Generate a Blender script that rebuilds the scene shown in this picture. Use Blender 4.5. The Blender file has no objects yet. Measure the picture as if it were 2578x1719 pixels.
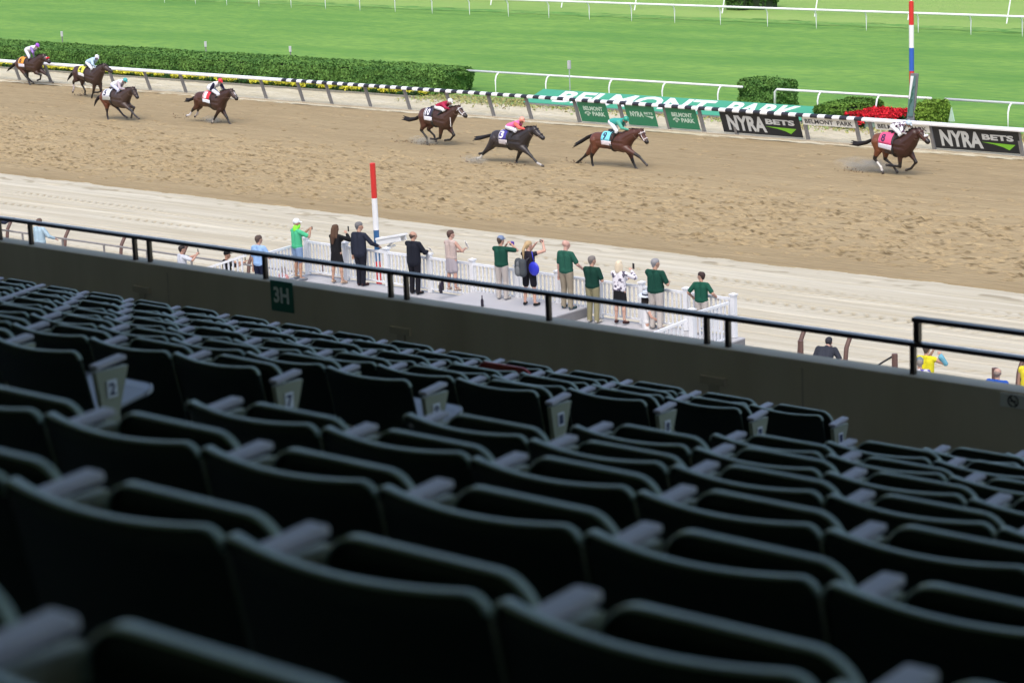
import bpy, bmesh, math, random
import numpy as np
from mathutils import Vector, Matrix, kdtree
rng = np.random.default_rng(7); random.seed(7)
SC = bpy.context.scene; COL = SC.collection
PI = math.pi

# ------------------------------------------------------------------ camera
W0, H0, F0 = 2578.0, 1719.0, 6091.0
PITCH, ROLL, YAW, CZ = math.radians(12.94), math.radians(-2.514), math.radians(41.99), 15.0
fw = np.array([-math.sin(YAW)*math.cos(PITCH), math.cos(YAW)*math.cos(PITCH), -math.sin(PITCH)])
rt = np.cross(fw, [0, 0, 1]); rt /= np.linalg.norm(rt); upv = np.cross(rt, fw)
cr_, sr_ = math.cos(ROLL), math.sin(ROLL)
RT = cr_*rt + sr_*upv; UP = -sr_*rt + cr_*upv
RM = np.array([RT, UP, fw])
cam = bpy.data.cameras.new('camera'); camo = bpy.data.objects.new('camera', cam); COL.objects.link(camo)
m = Matrix.Identity(4)
for i in range(3):
    m[i][0] = RT[i]; m[i][1] = UP[i]; m[i][2] = -fw[i]
m[0][3] = 0; m[1][3] = 0; m[2][3] = CZ
camo.matrix_world = m
cam.sensor_width = 36.0; cam.lens = F0/W0*36.0
cam.clip_start = 0.05; cam.clip_end = 2000
cam.dof.use_dof = True; cam.dof.focus_distance = 95.0; cam.dof.aperture_fstop = 5.4
SC.camera = camo

# ------------------------------------------------------------------ light
SUN_EL, SUN_AZ = math.radians(56), math.radians(150)      # azimuth measured from +Y towards +X
world = bpy.data.worlds.new('World'); SC.world = world; world.use_nodes = True
nt = world.node_tree; nt.nodes.clear()
sky = nt.nodes.new('ShaderNodeTexSky'); sky.sky_type = 'NISHITA'; sky.sun_disc = False
sky.sun_elevation = SUN_EL; sky.sun_rotation = SUN_AZ; sky.altitude = 20; sky.air_density = 1.0; sky.dust_density = 4.0; sky.ozone_density = 1.5
bg = nt.nodes.new('ShaderNodeBackground'); bg.inputs[1].default_value = 0.15
wo = nt.nodes.new('ShaderNodeOutputWorld')
nt.links.new(sky.outputs[0], bg.inputs[0]); nt.links.new(bg.outputs[0], wo.inputs[0])
sun = bpy.data.lights.new('sun', 'SUN'); sun.energy = 1.1; sun.angle = math.radians(40); sun.color = (1.0, 0.965, 0.90)
suno = bpy.data.objects.new('sun', sun); COL.objects.link(suno)
sd = Vector((math.sin(SUN_AZ)*math.cos(SUN_EL), math.cos(SUN_AZ)*math.cos(SUN_EL), math.sin(SUN_EL)))
suno.rotation_euler = (-sd).to_track_quat('-Z', 'Y').to_euler()
SC.view_settings.view_transform = 'Standard'; SC.view_settings.look = 'None'
SC.view_settings.gamma = 1.0; SC.view_settings.exposure = 0.68
SC.render.engine = 'CYCLES'
SC.cycles.max_bounces = 5; SC.cycles.diffuse_bounces = 3; SC.cycles.glossy_bounces = 2

# ------------------------------------------------------------------ survey helpers (photo pixel -> place in the world)
def ray(x, y): return RM.T @ np.array([(x-W0/2)/F0, (H0/2-y)/F0, 1.0])
def at(p, z=0.0):
    d = ray(*p); k = (z-CZ)/d[2]; return Vector((d[0]*k, d[1]*k, z))
def atY(p, Y):
    d = ray(*p); k = Y/d[1]; return Vector((d[0]*k, Y, CZ+d[2]*k))
def zz(ox, oy, s): return lambda x, y: (ox+x/s, oy+y/s)
z1, z2, z3, z4 = zz(0, 0, 3.36), zz(600, 0, 3.36), zz(1200, 0, 3.36), zz(1878, 0, 3.36)
z5, z6, z7, z8 = zz(0, 450, 3.36), zz(600, 450, 3.36), zz(1200, 450, 3.36), zz(1878, 600, 3.36)

# ------------------------------------------------------------------ materials
MATS = {}
def mat(name, col=(.5, .5, .5), rough=.7, var=.12, scale=6, bump=0.0, bscale=40, metal=0, attr=None, spec=.5, col2=None):
    if name in MATS: return MATS[name]
    M = bpy.data.materials.new(name); M.use_nodes = True; n = M.node_tree.nodes; L = M.node_tree.links
    b = n['Principled BSDF']; b.inputs['Roughness'].default_value = rough; b.inputs['Metallic'].default_value = metal
    b.inputs['Specular IOR Level'].default_value = spec
    g = n.new('ShaderNodeNewGeometry')
    tx = n.new('ShaderNodeTexNoise'); tx.inputs['Scale'].default_value = scale; tx.inputs['Detail'].default_value = 5
    L.new(g.outputs['Position'], tx.inputs['Vector'])
    mx = n.new('ShaderNodeMix'); mx.data_type = 'RGBA'
    L.new(tx.outputs['Fac'], mx.inputs['Factor'])
    lo = tuple(max(0, c*(1-var)) for c in col); hi = tuple(min(1, c*(1+var)) for c in (col2 or col))
    mx.inputs['A'].default_value = (*lo, 1); mx.inputs['B'].default_value = (*hi, 1)
    out = mx.outputs['Result']
    if attr:
        a = n.new('ShaderNodeAttribute'); a.attribute_name = attr
        mm = n.new('ShaderNodeMix'); mm.data_type = 'RGBA'; mm.blend_type = 'MULTIPLY'; mm.inputs['Factor'].default_value = 1
        L.new(a.outputs['Color'], mm.inputs['A']); L.new(out, mm.inputs['B']); out = mm.outputs['Result']
    L.new(out, b.inputs['Base Color'])
    if bump:
        t2 = n.new('ShaderNodeTexNoise'); t2.inputs['Scale'].default_value = bscale; t2.inputs['Detail'].default_value = 3
        L.new(g.outputs['Position'], t2.inputs['Vector'])
        bp = n.new('ShaderNodeBump'); bp.inputs['Strength'].default_value = 1.0; bp.inputs['Distance'].default_value = bump
        L.new(t2.outputs['Fac'], bp.inputs['Height']); L.new(bp.outputs['Normal'], b.inputs['Normal'])
    MATS[name] = M; return M
def vmat(rough=.7, name='painted', spec=.4): return mat(name, (1, 1, 1), rough, .10, 9, attr='Col', spec=spec)

# ------------------------------------------------------------------ objects
def tag(o, label=None, cat=None, group=None, kind=None):
    if label: o['label'] = label
    if cat: o['category'] = cat
    if group: o['group'] = group
    if kind: o['kind'] = kind
    return o
def empty(name, loc=(0, 0, 0), label=None, cat=None, group=None, rz=0):
    o = bpy.data.objects.new(name, None); COL.objects.link(o); o.location = loc; o.rotation_euler[2] = rz
    o.empty_display_size = .1
    return tag(o, label, cat, group)
def link(name, me, parent=None, mats=()):
    for M in mats: me.materials.append(M)
    o = bpy.data.objects.new(name, me); COL.objects.link(o)
    if parent is not None: o.parent = parent
    return o
class MB:
    """collects shapes, then links them as ONE mesh object"""
    def __init__(s): s.v = []; s.f = []; s.m = []
    def add(s, vs, fs, mi=0):
        b = len(s.v); s.v += [tuple(v) for v in vs]; s.f += [tuple(b+i for i in f) for f in fs]; s.m += [mi]*len(fs)
    def box(s, c, d, mi=0, M=None, bev=0):
        x, y, z = d[0]/2, d[1]/2, d[2]/2
        if bev:
            e = min(bev, x*.9, y*.9, z*.9); vs = []; 
            bm = bmesh.new(); bmesh.ops.create_cube(bm, size=1)
            for v in bm.verts: v.co = Vector((v.co.x*2*x, v.co.y*2*y, v.co.z*2*z))
            bmesh.ops.bevel(bm, geom=list(bm.edges), offset=e, segments=2, affect='EDGES', profile=.5)
            bm.verts.index_update(); vs = [v.co.copy() for v in bm.verts]; fs = [[v.index for v in f.verts] for f in bm.faces]; bm.free()
        else:
            vs = [Vector((a, b, q)) for a in (-x, x) for b in (-y, y) for q in (-z, z)]
            fs = [(0, 1, 3, 2), (4, 6, 7, 5), (0, 4, 5, 1), (2, 3, 7, 6), (0, 2, 6, 4), (1, 5, 7, 3)]
        c = Vector(c)
        s.add([(M @ v if M else v)+c for v in vs], fs, mi)
    def tube(s, pts, r, n=8, mi=0, cap=True, flat=None, ref=None):
        pts = [Vector(p) for p in pts]; rs = r if hasattr(r, '__len__') else [r]*len(pts)
        vs = []; fs = []
        for i, p in enumerate(pts):
            t = (pts[min(i+1, len(pts)-1)]-pts[max(i-1, 0)]).normalized()
            if ref is None: ref = Vector((0, 0, 1)) if abs(t.z) < .9 else Vector((1, 0, 0))
            a = t.cross(ref).normalized(); b = a.cross(t)
            for k in range(n):
                an = 2*PI*(k+.5)/n; vs.append(p+(a*math.cos(an)*(flat or 1)+b*math.sin(an))*rs[i])
        for i in range(len(pts)-1):
            for k in range(n):
                k2 = (k+1) % n; fs.append((i*n+k, i*n+k2, (i+1)*n+k2, (i+1)*n+k))
        if cap: fs += [tuple(range(n-1, -1, -1)), tuple((len(pts)-1)*n+k for k in range(n))]
        s.add(vs, fs, mi)
    def prism(s, poly, d, mi=0):
        d = Vector(d); n = len(poly); P = [Vector(p) for p in poly]
        s.add(P+[p+d for p in P], [tuple(range(n-1, -1, -1)), tuple(range(n, 2*n))]+[(i, (i+1) % n, n+(i+1) % n, n+i) for i in range(n)], mi)
    def ball(s, c, r, n=8, mi=0, sc=(1, 1, 1)):
        c = Vector(c); vs = []; fs = []; h = n//2+1
        for i in range(1, h):
            th = PI*i/h
            for k in range(n): vs.append(c+Vector((math.sin(th)*math.cos(2*PI*k/n)*sc[0], math.sin(th)*math.sin(2*PI*k/n)*sc[1], math.cos(th)*sc[2]))*r)
        for i in range(h-2):
            for k in range(n): fs.append((i*n+k, (i+1)*n+k, (i+1)*n+(k+1) % n, i*n+(k+1) % n))
        t = len(vs); vs += [c+Vector((0, 0, r*sc[2])), c-Vector((0, 0, r*sc[2]))]
        for k in range(n): fs += [(t, k, (k+1) % n), (t+1, (h-2)*n+(k+1) % n, (h-2)*n+k)]
        s.add(vs, fs, mi)
    def mesh(s, name):
        me = bpy.data.meshes.new(name); me.from_pydata(s.v, [], s.f)
        me.polygons.foreach_set('material_index', s.m); me.update(); return me
    def build(s, name, mats, parent=None, smooth=False, off=None):
        if not isinstance(mats, (list, tuple)): mats = [mats]
        if off is not None: s.v = [tuple(Vector(v)-Vector(off)) for v in s.v]
        me = s.mesh(name)
        bm = bmesh.new(); bm.from_mesh(me); bmesh.ops.recalc_face_normals(bm, faces=bm.faces); bm.to_mesh(me); bm.free()
        if smooth: me.shade_smooth() if hasattr(me, 'shade_smooth') else [setattr(p, 'use_smooth', True) for p in me.polygons]
        return link(name, me, parent, mats)
def text_verts(s, size=1.0, bold=0.0, depth=0.02, align='CENTER', res=3, sx=1.0, space=1.0):
    cu = bpy.data.curves.new('t', 'FONT'); cu.body = s; cu.size = size; cu.offset = bold; cu.extrude = depth/2
    cu.align_x = align; cu.align_y = 'CENTER'; cu.resolution_u = res; cu.space_character = space
    o = bpy.data.objects.new('t', cu); COL.objects.link(o); bpy.context.view_layer.update()
    me = bpy.data.meshes.new_from_object(o.evaluated_get(bpy.context.evaluated_depsgraph_get()))
    vs = [Vector((v.co.x*sx, v.co.y, v.co.z)) for v in me.vertices]; fs = [tuple(p.vertices) for p in me.polygons]
    bpy.data.objects.remove(o); bpy.data.curves.remove(cu); bpy.data.meshes.remove(me)
    return vs, fs
def fit_text(vs, w, h):
    xs = [v.x for v in vs]; ys = [v.y for v in vs]
    cx, cy = (min(xs)+max(xs))/2, (min(ys)+max(ys))/2; kx = w/(max(xs)-min(xs)); ky = h/(max(ys)-min(ys))
    return [Vector(((v.x-cx)*kx, (v.y-cy)*ky, v.z)) for v in vs]
def grid_mesh(name, xs, ys, hf, mats, kind='structure'):
    X, Y = np.meshgrid(xs, ys); Z = hf(X, Y)
    nx, ny = len(xs), len(ys); co = np.stack([X, Y, Z], -1).reshape(-1, 3).astype(np.float32)
    i = np.arange((ny-1)*(nx-1)); r = i//(nx-1); c = i % (nx-1); a = r*nx+c
    q = np.stack([a, a+1, a+nx+1, a+nx], 1).astype(np.int32)
    me = bpy.data.meshes.new(name); me.vertices.add(len(co)); me.vertices.foreach_set('co', co.ravel())
    me.loops.add(q.size); me.loops.foreach_set('vertex_index', q.ravel())
    me.polygons.add(len(q)); me.polygons.foreach_set('loop_start', np.arange(0, q.size, 4, dtype=np.int32)); me.update(calc_edges=True)
    me.shade_smooth()
    o = link(name, me, None, mats); o['kind'] = kind; return o
def quads_mesh(name, C, U, V, cols, M, parent=None):
    """many small leaf faces: centres C, half-axes U and V, one colour each"""
    n = len(C); co = np.stack([C-U-V, C+U-V*.4, C+U*.2+V, C-U+V*.5], 1).reshape(-1, 3).astype(np.float32)
    me = bpy.data.meshes.new(name); me.vertices.add(4*n); me.vertices.foreach_set('co', co.ravel())
    me.loops.add(4*n); me.loops.foreach_set('vertex_index', np.arange(4*n, dtype=np.int32))
    me.polygons.add(n); me.polygons.foreach_set('loop_start', np.arange(0, 4*n, 4, dtype=np.int32)); me.update(calc_edges=True)
    ca = me.color_attributes.new('Col', 'FLOAT_COLOR', 'POINT')
    cc = np.repeat(np.concatenate([cols, np.ones((n, 1))], 1), 4, axis=0).astype(np.float32); ca.data.foreach_set('color', cc.ravel())
    return link(name, me, parent, [M])

# ================================================================== SETTING
def ground_mat(name, c1, c2, c3, streak, fine, bump, bumpd, attr=False):
    """streaky ground: long noise along X, fine grain, bump"""
    M = bpy.data.materials.new(name); M.use_nodes = True; n = M.node_tree.nodes; L = M.node_tree.links
    b = n['Principled BSDF']; b.inputs['Roughness'].default_value = .95; b.inputs['Specular IOR Level'].default_value = .15
    g = n.new('ShaderNodeNewGeometry')
    def noise(sc, detail, vs):
        mp = n.new('ShaderNodeMapping'); mp.inputs['Scale'].default_value = vs; L.new(g.outputs['Position'], mp.inputs['Vector'])
        t = n.new('ShaderNodeTexNoise'); t.inputs['Scale'].default_value = sc; t.inputs['Detail'].default_value = detail
        L.new(mp.outputs[0], t.inputs['Vector']); return t.outputs['Fac']
    def ramp(src, a, b_, ca, cb):
        r = n.new('ShaderNodeValToRGB'); r.color_ramp.elements[0].position = a; r.color_ramp.elements[1].position = b_
        r.color_ramp.elements[0].color = ca; r.color_ramp.elements[1].color = cb; L.new(src, r.inputs[0]); return r.outputs[0]
    s1 = noise(streak[0], 4, (streak[1], 1, 1)); r1 = ramp(s1, .32, .68, (*c1, 1), (*c2, 1))
    s2 = noise(fine[0], 5, (fine[1], 1, 1)); r2 = ramp(s2, .25, .75, (0, 0, 0, 1), (1, 1, 1, 1))
    mx = n.new('ShaderNodeMix'); mx.data_type = 'RGBA'; L.new(r1, mx.inputs['A']); mx.inputs['B'].default_value = (*c3, 1)
    mul = n.new('ShaderNodeMath'); mul.operation = 'MULTIPLY'; mul.inputs[1].default_value = fine[2]; L.new(r2, mul.inputs[0])
    L.new(mul.outputs[0], mx.inputs['Factor']); out = mx.outputs['Result']
    if attr:
        a = n.new('ShaderNodeAttribute'); a.attribute_name = 'Col'; mm = n.new('ShaderNodeMix'); mm.data_type = 'RGBA'; mm.blend_type = 'MULTIPLY'
        mm.inputs['Factor'].default_value = 1; L.new(out, mm.inputs['A']); L.new(a.outputs['Color'], mm.inputs['B']); out = mm.outputs['Result']
    L.new(out, b.inputs['Base Color'])
    s3 = noise(bump[0], 4, (bump[1], 1, 1)); bp = n.new('ShaderNodeBump'); bp.inputs['Distance'].default_value = bumpd; bp.inputs['Strength'].default_value = 1
    L.new(s3, bp.inputs['Height']); L.new(bp.outputs['Normal'], b.inputs['Normal'])
    return M
M_DIRT = ground_mat('dirt', (.315, .243, .138), (.372, .292, .170), (.235, .175, .098), (1.6, .08), (4.5, .30, .50), (9, .2), .07, attr=True)
M_SAND = ground_mat('pale_sand', (.46, .42, .325), (.60, .57, .475), (.37, .32, .225), (2.2, .025), (9, .04, .50), (14, .10), .03, attr=True)
M_SAND2 = ground_mat('inner_sand', (.50, .45, .32), (.62, .58, .46), (.38, .33, .21), (1.2, .3), (6, .5, .45), (6, .5), .10)
M_TURF = ground_mat('turf', (.13, .285, .052), (.25, .41, .082), (.090, .230, .062), (.28, .22), (3.2, .30, .85), (7, .25), .12)
M_LAWN = ground_mat('lawn', (.17, .34, .07), (.25, .40, .10), (.33, .37, .15), (.22, .16), (4, .25, .45), (9, .3), .08)
M_CONC = mat('apron_concrete', (.36, .34, .31), .9, .15, 1.5, .004, 30)

def flat(name, x0, x1, y0, y1, z, M):
    b = MB(); b.add([(x0, y0, z), (x1, y0, z), (x1, y1, z), (x0, y1, z)], [(0, 1, 2, 3)]); o = b.build(name, M); o['kind'] = 'structure'; return o
flat('ground', -600, 400, -60, 900, -.10, M_LAWN)
flat('apron', -300, 150, 12.45, 49.5, -.006, M_CONC)

# --- dirt track: real hoof prints in the churned band
def smooth(a, b, x): t = np.clip((x-a)/(b-a), 0, 1); return t*t*(3-2*t)
def vnoise(X, Y, sx, sy, seed):
    r = np.random.default_rng(seed); G = r.random((257, 257)); u = X/sx; v = Y/sy
    iu = np.floor(u).astype(int); iv = np.floor(v).astype(int); fu = u-iu; fv = v-iv; fu = fu*fu*(3-2*fu); fv = fv*fv*(3-2*fv)
    g = lambda a, b: G[a % 257, b % 257]
    return (g(iu, iv)*(1-fu)+g(iu+1, iv)*fu)*(1-fv)+(g(iu, iv+1)*(1-fu)+g(iu+1, iv+1)*fu)*fv
def edge_far(X): return 82.35+.12*np.sin(X*.11)
def edge_near(X): return 60.75+.35*(vnoise(X, X*0, 3.1, 1, 3)-.5)+.25*(vnoise(X, X*0, .7, 1, 4)-.5)
dx = .062
xs = np.arange(-118, -22, dx); ys = np.arange(60.2, 82.8, dx)
DCOL = np.ones((len(ys), len(xs)), np.float32)
def dirt_h(X, Y):
    global DCOL
    Z = .012*vnoise(X, Y, .45, .22, 11)+.008*vnoise(X, Y, .9, .12, 12)+.005*np.sin(Y*2*PI/.33+.4*np.sin(X*.05))
    nx_, ny_ = len(xs), len(ys)
    for k in range(27000):
        x = rng.uniform(-117, -23); y = rng.uniform(61.5, 82)
        wt = smooth(61.9, 63.6, y)*(1-smooth(68.5, 75.0, y))*(.45+.75*float(vnoise(np.array(x), np.array(y), 3.5, 1.2, 13)))+.03
        if rng.random() > wt: continue
        s = rng.uniform(.055, .10); dpt = rng.uniform(.03, .07); ex = rng.uniform(1.1, 2.4)
        i0 = max(0, int((x-s*5-xs[0])/dx)); i1 = min(nx_, int((x+s*5-xs[0])/dx)+1); j0 = max(0, int((y-s*3-ys[0])/dx)); j1 = min(ny_, int((y+s*3-ys[0])/dx)+1)
        xx = X[j0:j1, i0:i1]-x; yy = Y[j0:j1, i0:i1]-y; r2 = (xx/(s*ex))**2+(yy/s)**2
        Z[j0:j1, i0:i1] += -dpt*np.exp(-r2*1.6)+dpt*.5*np.exp(-((np.sqrt(r2)-1.6)**2)*5)*(xx < 0)
        # damp soil tossed out beside the print
        ox, oy = rng.normal(0, .12), rng.normal(0, .08); r3 = ((xx-ox)/(s*ex*1.1))**2+((yy-oy)/(s*.9))**2
        DCOL[j0:j1, i0:i1] *= 1-rng.uniform(.20, .62)*np.exp(-(r3*1.3)**2)*(k % 5 < 3)
    DCOL[:] = np.clip(DCOL, .34, 1.2)
    DCOL *= 1.0+.10*smooth(62.0, 64.0, Y)*(1-smooth(71, 76, Y))+.05*(vnoise(X, Y, 7, .10, 61)-.5)+.10*(vnoise(X, Y, 2.0, .045*1.4, 62)-.5)
    e1 = edge_far(X); e0 = edge_near(X)
    Z += .02
    return np.where((Y > e1) | (Y < e0), -.06, Z)
dirt = grid_mesh('dirt_track', xs, ys, dirt_h, [M_DIRT])
wet = smooth(60.5, 62, ys)[:, None]; DC = DCOL*(.93+.07*wet)
ca = dirt.data.color_attributes.new('Col', 'FLOAT_COLOR', 'POINT'); cc = np.ones((DC.size, 4), np.float32)
cc[:, 0] = DC.ravel(); cc[:, 1] = DC.ravel()**1.05; cc[:, 2] = DC.ravel()**1.12; ca.data.foreach_set('color', cc.ravel())
M_DIRT2 = ground_mat('dirt_plain', (.315, .243, .138), (.372, .292, .170), (.235, .175, .098), (1.6, .08), (4.5, .30, .50), (9, .2), .07)
flat('dirt_track_beyond', -420, -118, 60.7, 82.4, .01, M_DIRT2)
flat('dirt_track_near', -22.1, 150, 60.7, 82.4, .01, M_DIRT2)

# --- pale sand with tyre tread prints and drag lines
sx_ = np.arange(-104, -22, .055); sy_ = np.arange(49.4, 61.2, .055)
SCOL = None
def sand_h(X, Y):
    global SCOL; SCOL = np.ones(X.shape)
    Z = .010*vnoise(X, Y, 6.0, .10, 21)+.012*vnoise(X, Y, 14., .28, 22)+.006*vnoise(X, Y, .3, .2, 23)
    for (yc, w, per, sl, dep) in ((58.2, .32, .42, .9, .055), (57.75, .30, .42, -.9, .045), (56.0, .34, .46, .8, .055), (55.55, .32, .46, -.8, .045), (53.6, .3, .5, .8, .03), (51.8, .3, .5, -.8, .03)):
        yw = yc+.25*np.sin(X*.06+yc)+.010*(X+60)
        a = np.abs(Y-yw) < w/2; ph = ((X+sl*(Y-yw))/per) % 1.0
        lug = np.exp(-((ph-.5)/.16)**2); amp = smooth(.15, .6, vnoise(X, Y*0+yc, 4.0, 1, int(yc*10)))
        SCOL *= 1-np.where(a, .34*lug*amp*min(1, dep/.05), 0)  # tread shade put into the colour of the pressed sand
        Z = Z-np.where(a, 1.5*dep*lug*amp*(1-(2*np.abs(Y-yw)/w)**4), 0)
    for yc, d in ((57.2, .035), (56.55, .03), (55.0, .03), (59.3, .018), (54.3, .03), (52.7, .028), (50.9, .02)):
        yw = yc+.18*np.sin(X*.05+yc*3)+.008*(X+60); SCOL *= 1-.26*(d/.035)*np.exp(-((Y-yw)/.04)**2)*smooth(.2, .6, vnoise(X, X*0+yc, 5., 1, int(yc*7))); Z -= 1.6*d*np.exp(-((Y-yw)/.05)**2)
    SCOL *= 1-.3*smooth(.70, .85, vnoise(X, Y, .5, .18, 33))*np.exp(-((Y-60.1)/.45)**2)
    Z -= .05*smooth(.72, .9, vnoise(X, Y, .9, .35, 31))*np.exp(-((Y-60.0)/.35)**2)
    return Z+.02-.03*smooth(60.4, 61.1, Y)
sand = grid_mesh('sand_margin', sx_, sy_, sand_h, [M_SAND])
ca = sand.data.color_attributes.new('Col', 'FLOAT_COLOR', 'POINT'); cc = np.ones((SCOL.size, 4), np.float32); cc[:, :3] = np.stack([SCOL.ravel(), SCOL.ravel()**1.1, SCOL.ravel()**1.3], 1); ca.data.foreach_set('color', cc.ravel())
flat('sand_margin_beyond', -420, -104, 49.4, 60.95, .02, M_SAND2)
flat('sand_margin_near', -22.05, 150, 49.4, 60.95, .02, M_SAND2)
ax = np.arange(-150, -25, .16); ay = np.arange(82.1, 87.7, .16)
grid_mesh('inner_sand_margin', ax, ay, lambda X, Y: .05*vnoise(X, Y, .7, .4, 41)+.03*vnoise(X, Y, .3, .25, 42)+.02*(Y-82.3)*0-.0+.0*X, [M_SAND2])
flat('turf_course', -420, 200, 87.55, 123.0, .035, M_TURF)
lx = np.arange(-190, -20, .5); ly = np.array([122.0, 123.2, 124, 126, 132, 160, 320, 700.0])
flat('infield_lawn', -600, 400, 122.9, 700, .028, M_LAWN)
# ragged fringe where the turf meets the paler lawn
n_ = 9000; fx_ = rng.uniform(-165, -45, n_); fy_ = 123.0+rng.normal(0, .35, n_); sz = rng.uniform(.10, .35, n_)
Cf = np.stack([fx_, fy_, .045+rng.random(n_)*.01], 1); Uf = np.stack([sz*2.5, sz*0, sz*0], 1); Vf = np.stack([sz*0, sz*.6, sz*0], 1)
_cf = np.where((rng.random(n_) < .5)[:, None], np.array([[.115, .28, .055]]), np.array([[.20, .35, .08]]))*rng.uniform(.85, 1.15, (n_, 1))
FR = (Cf, Uf, Vf, _cf)
for (nm, x0, x1) in (('inner_sand_margin_beyond', -420, -150), ('inner_sand_margin_near', -25.1, 150)):
    flat(nm, x0, x1, 82.3, 87.6, .02, M_SAND2)
b = MB(); b.box((0, 0, 0), (140, .06, .13), bev=.01); o = b.build('track_kerb', mat('kerb_wood', (.40, .34, .25), .8, .15, 2)); o.location = (-85, 82.62-.02, .03); tag(o, kind='structure')
# thin grass creeping over the inner sand near the turf
n_ = 20000; gx = rng.uniform(-84, -40, n_); gy = 87.7-np.abs(rng.normal(0, 1.1, n_)); keep = (gy > 83.4) & (rng.random(n_) < smooth(83.4, 87.3, gy)*(.3+vnoise(gx, gy, 1.2, .5, 5))); gx = gx[keep]; gy = gy[keep]; n_ = len(gx)
C = np.stack([gx, gy, .06+rng.random(n_)*.06], 1); U = rng.normal(0, .05, (n_, 3)); U *= .6; V = np.stack([rng.normal(0, .03, n_), rng.normal(0, .03, n_), .02+rng.random(n_)*.04], 1)
M_LEAF = vmat(.8, 'leaf', .2)
_o2 = tag(quads_mesh('lawn_fringe', *FR, M_LEAF), kind='stuff')
o = quads_mesh('grass_tufts', C, U, V, np.stack([.26+.16*rng.random(n_), .30+.12*rng.random(n_), .12+.06*rng.random(n_)], 1), M_LEAF); tag(o, kind='stuff')

# ------------------------------------------------------------------ grandstand shell
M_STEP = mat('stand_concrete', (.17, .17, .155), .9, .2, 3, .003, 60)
M_ROOF = mat('roof_steel', (.42, .42, .38), .8, .2, 3)
KX, KY, KZ = -4.84284607, 4.05996871, CZ-1.55537727           # left top corner of the seat back in row 3 beside the aisle
SXr, SYr, SZr = -.14192377, .95088538, -.27203342
def knob(r, i): return Vector((KX+(r-3)*SXr+i*.51, KY+(r-3)*SYr, KZ+(r-3)*SZr))
gs = empty('grandstand', (0, 0, 0), 'dark concrete grandstand with stepped seating under a deep roof', 'grandstand')
b = MB()
for r in range(-9, 11):
    k = knob(r, 0); z = k.z-.84; y0 = k.y-.32
    b.box(((-60+40)/2, y0+SYr/2, z-.5), (100, SYr, 1.0))
kk = knob(10, 0); b.box((-10, (kk.y-.32+SYr+12.2)/2, kk.z-.84-.5), (100, 12.2-(kk.y-.32+SYr), 1.0))
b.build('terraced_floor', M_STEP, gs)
b = MB(); b.box((-10, -2.0, 28.1), (100, 27.2, .4)); 
for k in range(-6, 5): b.box((k*9.0-8, -2.0, 27.6), (.35, 27, .6))
b.build('roof', M_ROOF, gs)
b = MB(); b.box((-10, -14, 16.5), (100, .4, 20)); b.build('back_wall', M_STEP, gs)
b = MB(); b.box((-60, -1, 18), (.4, 26, 15)); b.box((40, -1, 18), (.4, 26, 15)); b.build('side_wall', M_STEP, gs)
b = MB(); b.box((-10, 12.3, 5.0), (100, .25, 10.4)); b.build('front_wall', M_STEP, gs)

# parapet wall
M_PAR = mat('parapet_concrete', (.72, .64, .45), .8, .30, 1.1, .001, 12, col2=(.60, .56, .44))
WT = CZ-3.605
pw = empty('parapet_wall', (-12, 12.3, WT-1.2), 'dark grey concrete parapet wall running along the foot of the seating', 'wall')
b = MB(); b.box((0, 0, .6-.08), (60, .16, 1.36), bev=.008)
for k in range(-9, 10):
    if k: b.box((k*3.05+.4, -.0805, .5), (.012, .003, 1.30), 1)
b.build('wall_body', [M_PAR, mat('joint_sealant', (.46, .42, .32), .8)], pw)
_n = M_PAR.node_tree; _t = [x for x in _n.nodes if x.type == 'TEX_NOISE'][0]; _g = [x for x in _n.nodes if x.type == 'NEW_GEOMETRY'][0]
_m = _n.nodes.new('ShaderNodeMapping'); _m.inputs['Scale'].default_value = (2.6, 1, .45); _n.links.new(_g.outputs['Position'], _m.inputs['Vector']); _n.links.new(_m.outputs[0], _t.inputs['Vector'])
M_DK = mat('dark_steel', (.035, .035, .035), .6)
for px, py in (((352, 720)), ((1004, 835)), ((1792, 985))):
    p = atY((px, py), 12.19); q = MB()
    q.box((p.x+12, -.09, WT-.22-pw.location.z), (.20, .03, .05)); q.box((p.x+12, -.085, WT-.45-pw.location.z), (.075, .02, .42))
    q.build('rail_bracket', mat('bracket_paint', (.52, .47, .34), .7), pw)
# black steel rail in sections
M_RAIL = mat('rail_paint', (.030, .014, .013), .3, .2, 8, spec=.8)
RZ = CZ-3.415; YR = 12.28
posts = [[x*1.0066 for x in q] for q in [[-17.6, -16.78, -16.35, -15.0], [-14.82, -13.47, -12.14], [-11.98, -10.63, -9.28], [-9.11, -7.72]]]
names = ['black steel rail section on the parapet at the far left end of the wall', 'black steel rail section above the green 3H sign', 'black steel rail section in front of the white skirted and backpack spectators', 'black steel rail section on the right end of the parapet']
for si, ps in enumerate(posts):
    e = empty('railing', (ps[0], YR, WT), names[si], 'railing', 'steel railing sections along the parapet')
    xa0 = (ps[0]+posts[si-1][-1])/2 if si else ps[0]; x1 = (ps[-1]+posts[si+1][0])/2-.003 if si < 3 else -3.0
    b = MB(); b.box(((xa0+x1)/2-ps[0], 0, RZ-WT), (x1-xa0, .062, .027), bev=.004)
    b.build('top_rail', M_RAIL, e)
    for x in ps[(0 if si else 1):]:
        q = MB(); q.box((x-ps[0], 0, (RZ-WT)/2-.015), (.034, .034, RZ-WT), bev=.004); q.build('post', M_RAIL, e)
e = empty('railing', (-7.74, YR, RZ), 'taller black guard rail frame raised above the parapet rail at the right edge', 'railing', 'steel railing sections along the parapet')
q = MB(); q.box((0, 0, .079), (.040, .040, .128), bev=.004); q.build('post', M_RAIL, e)
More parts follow.
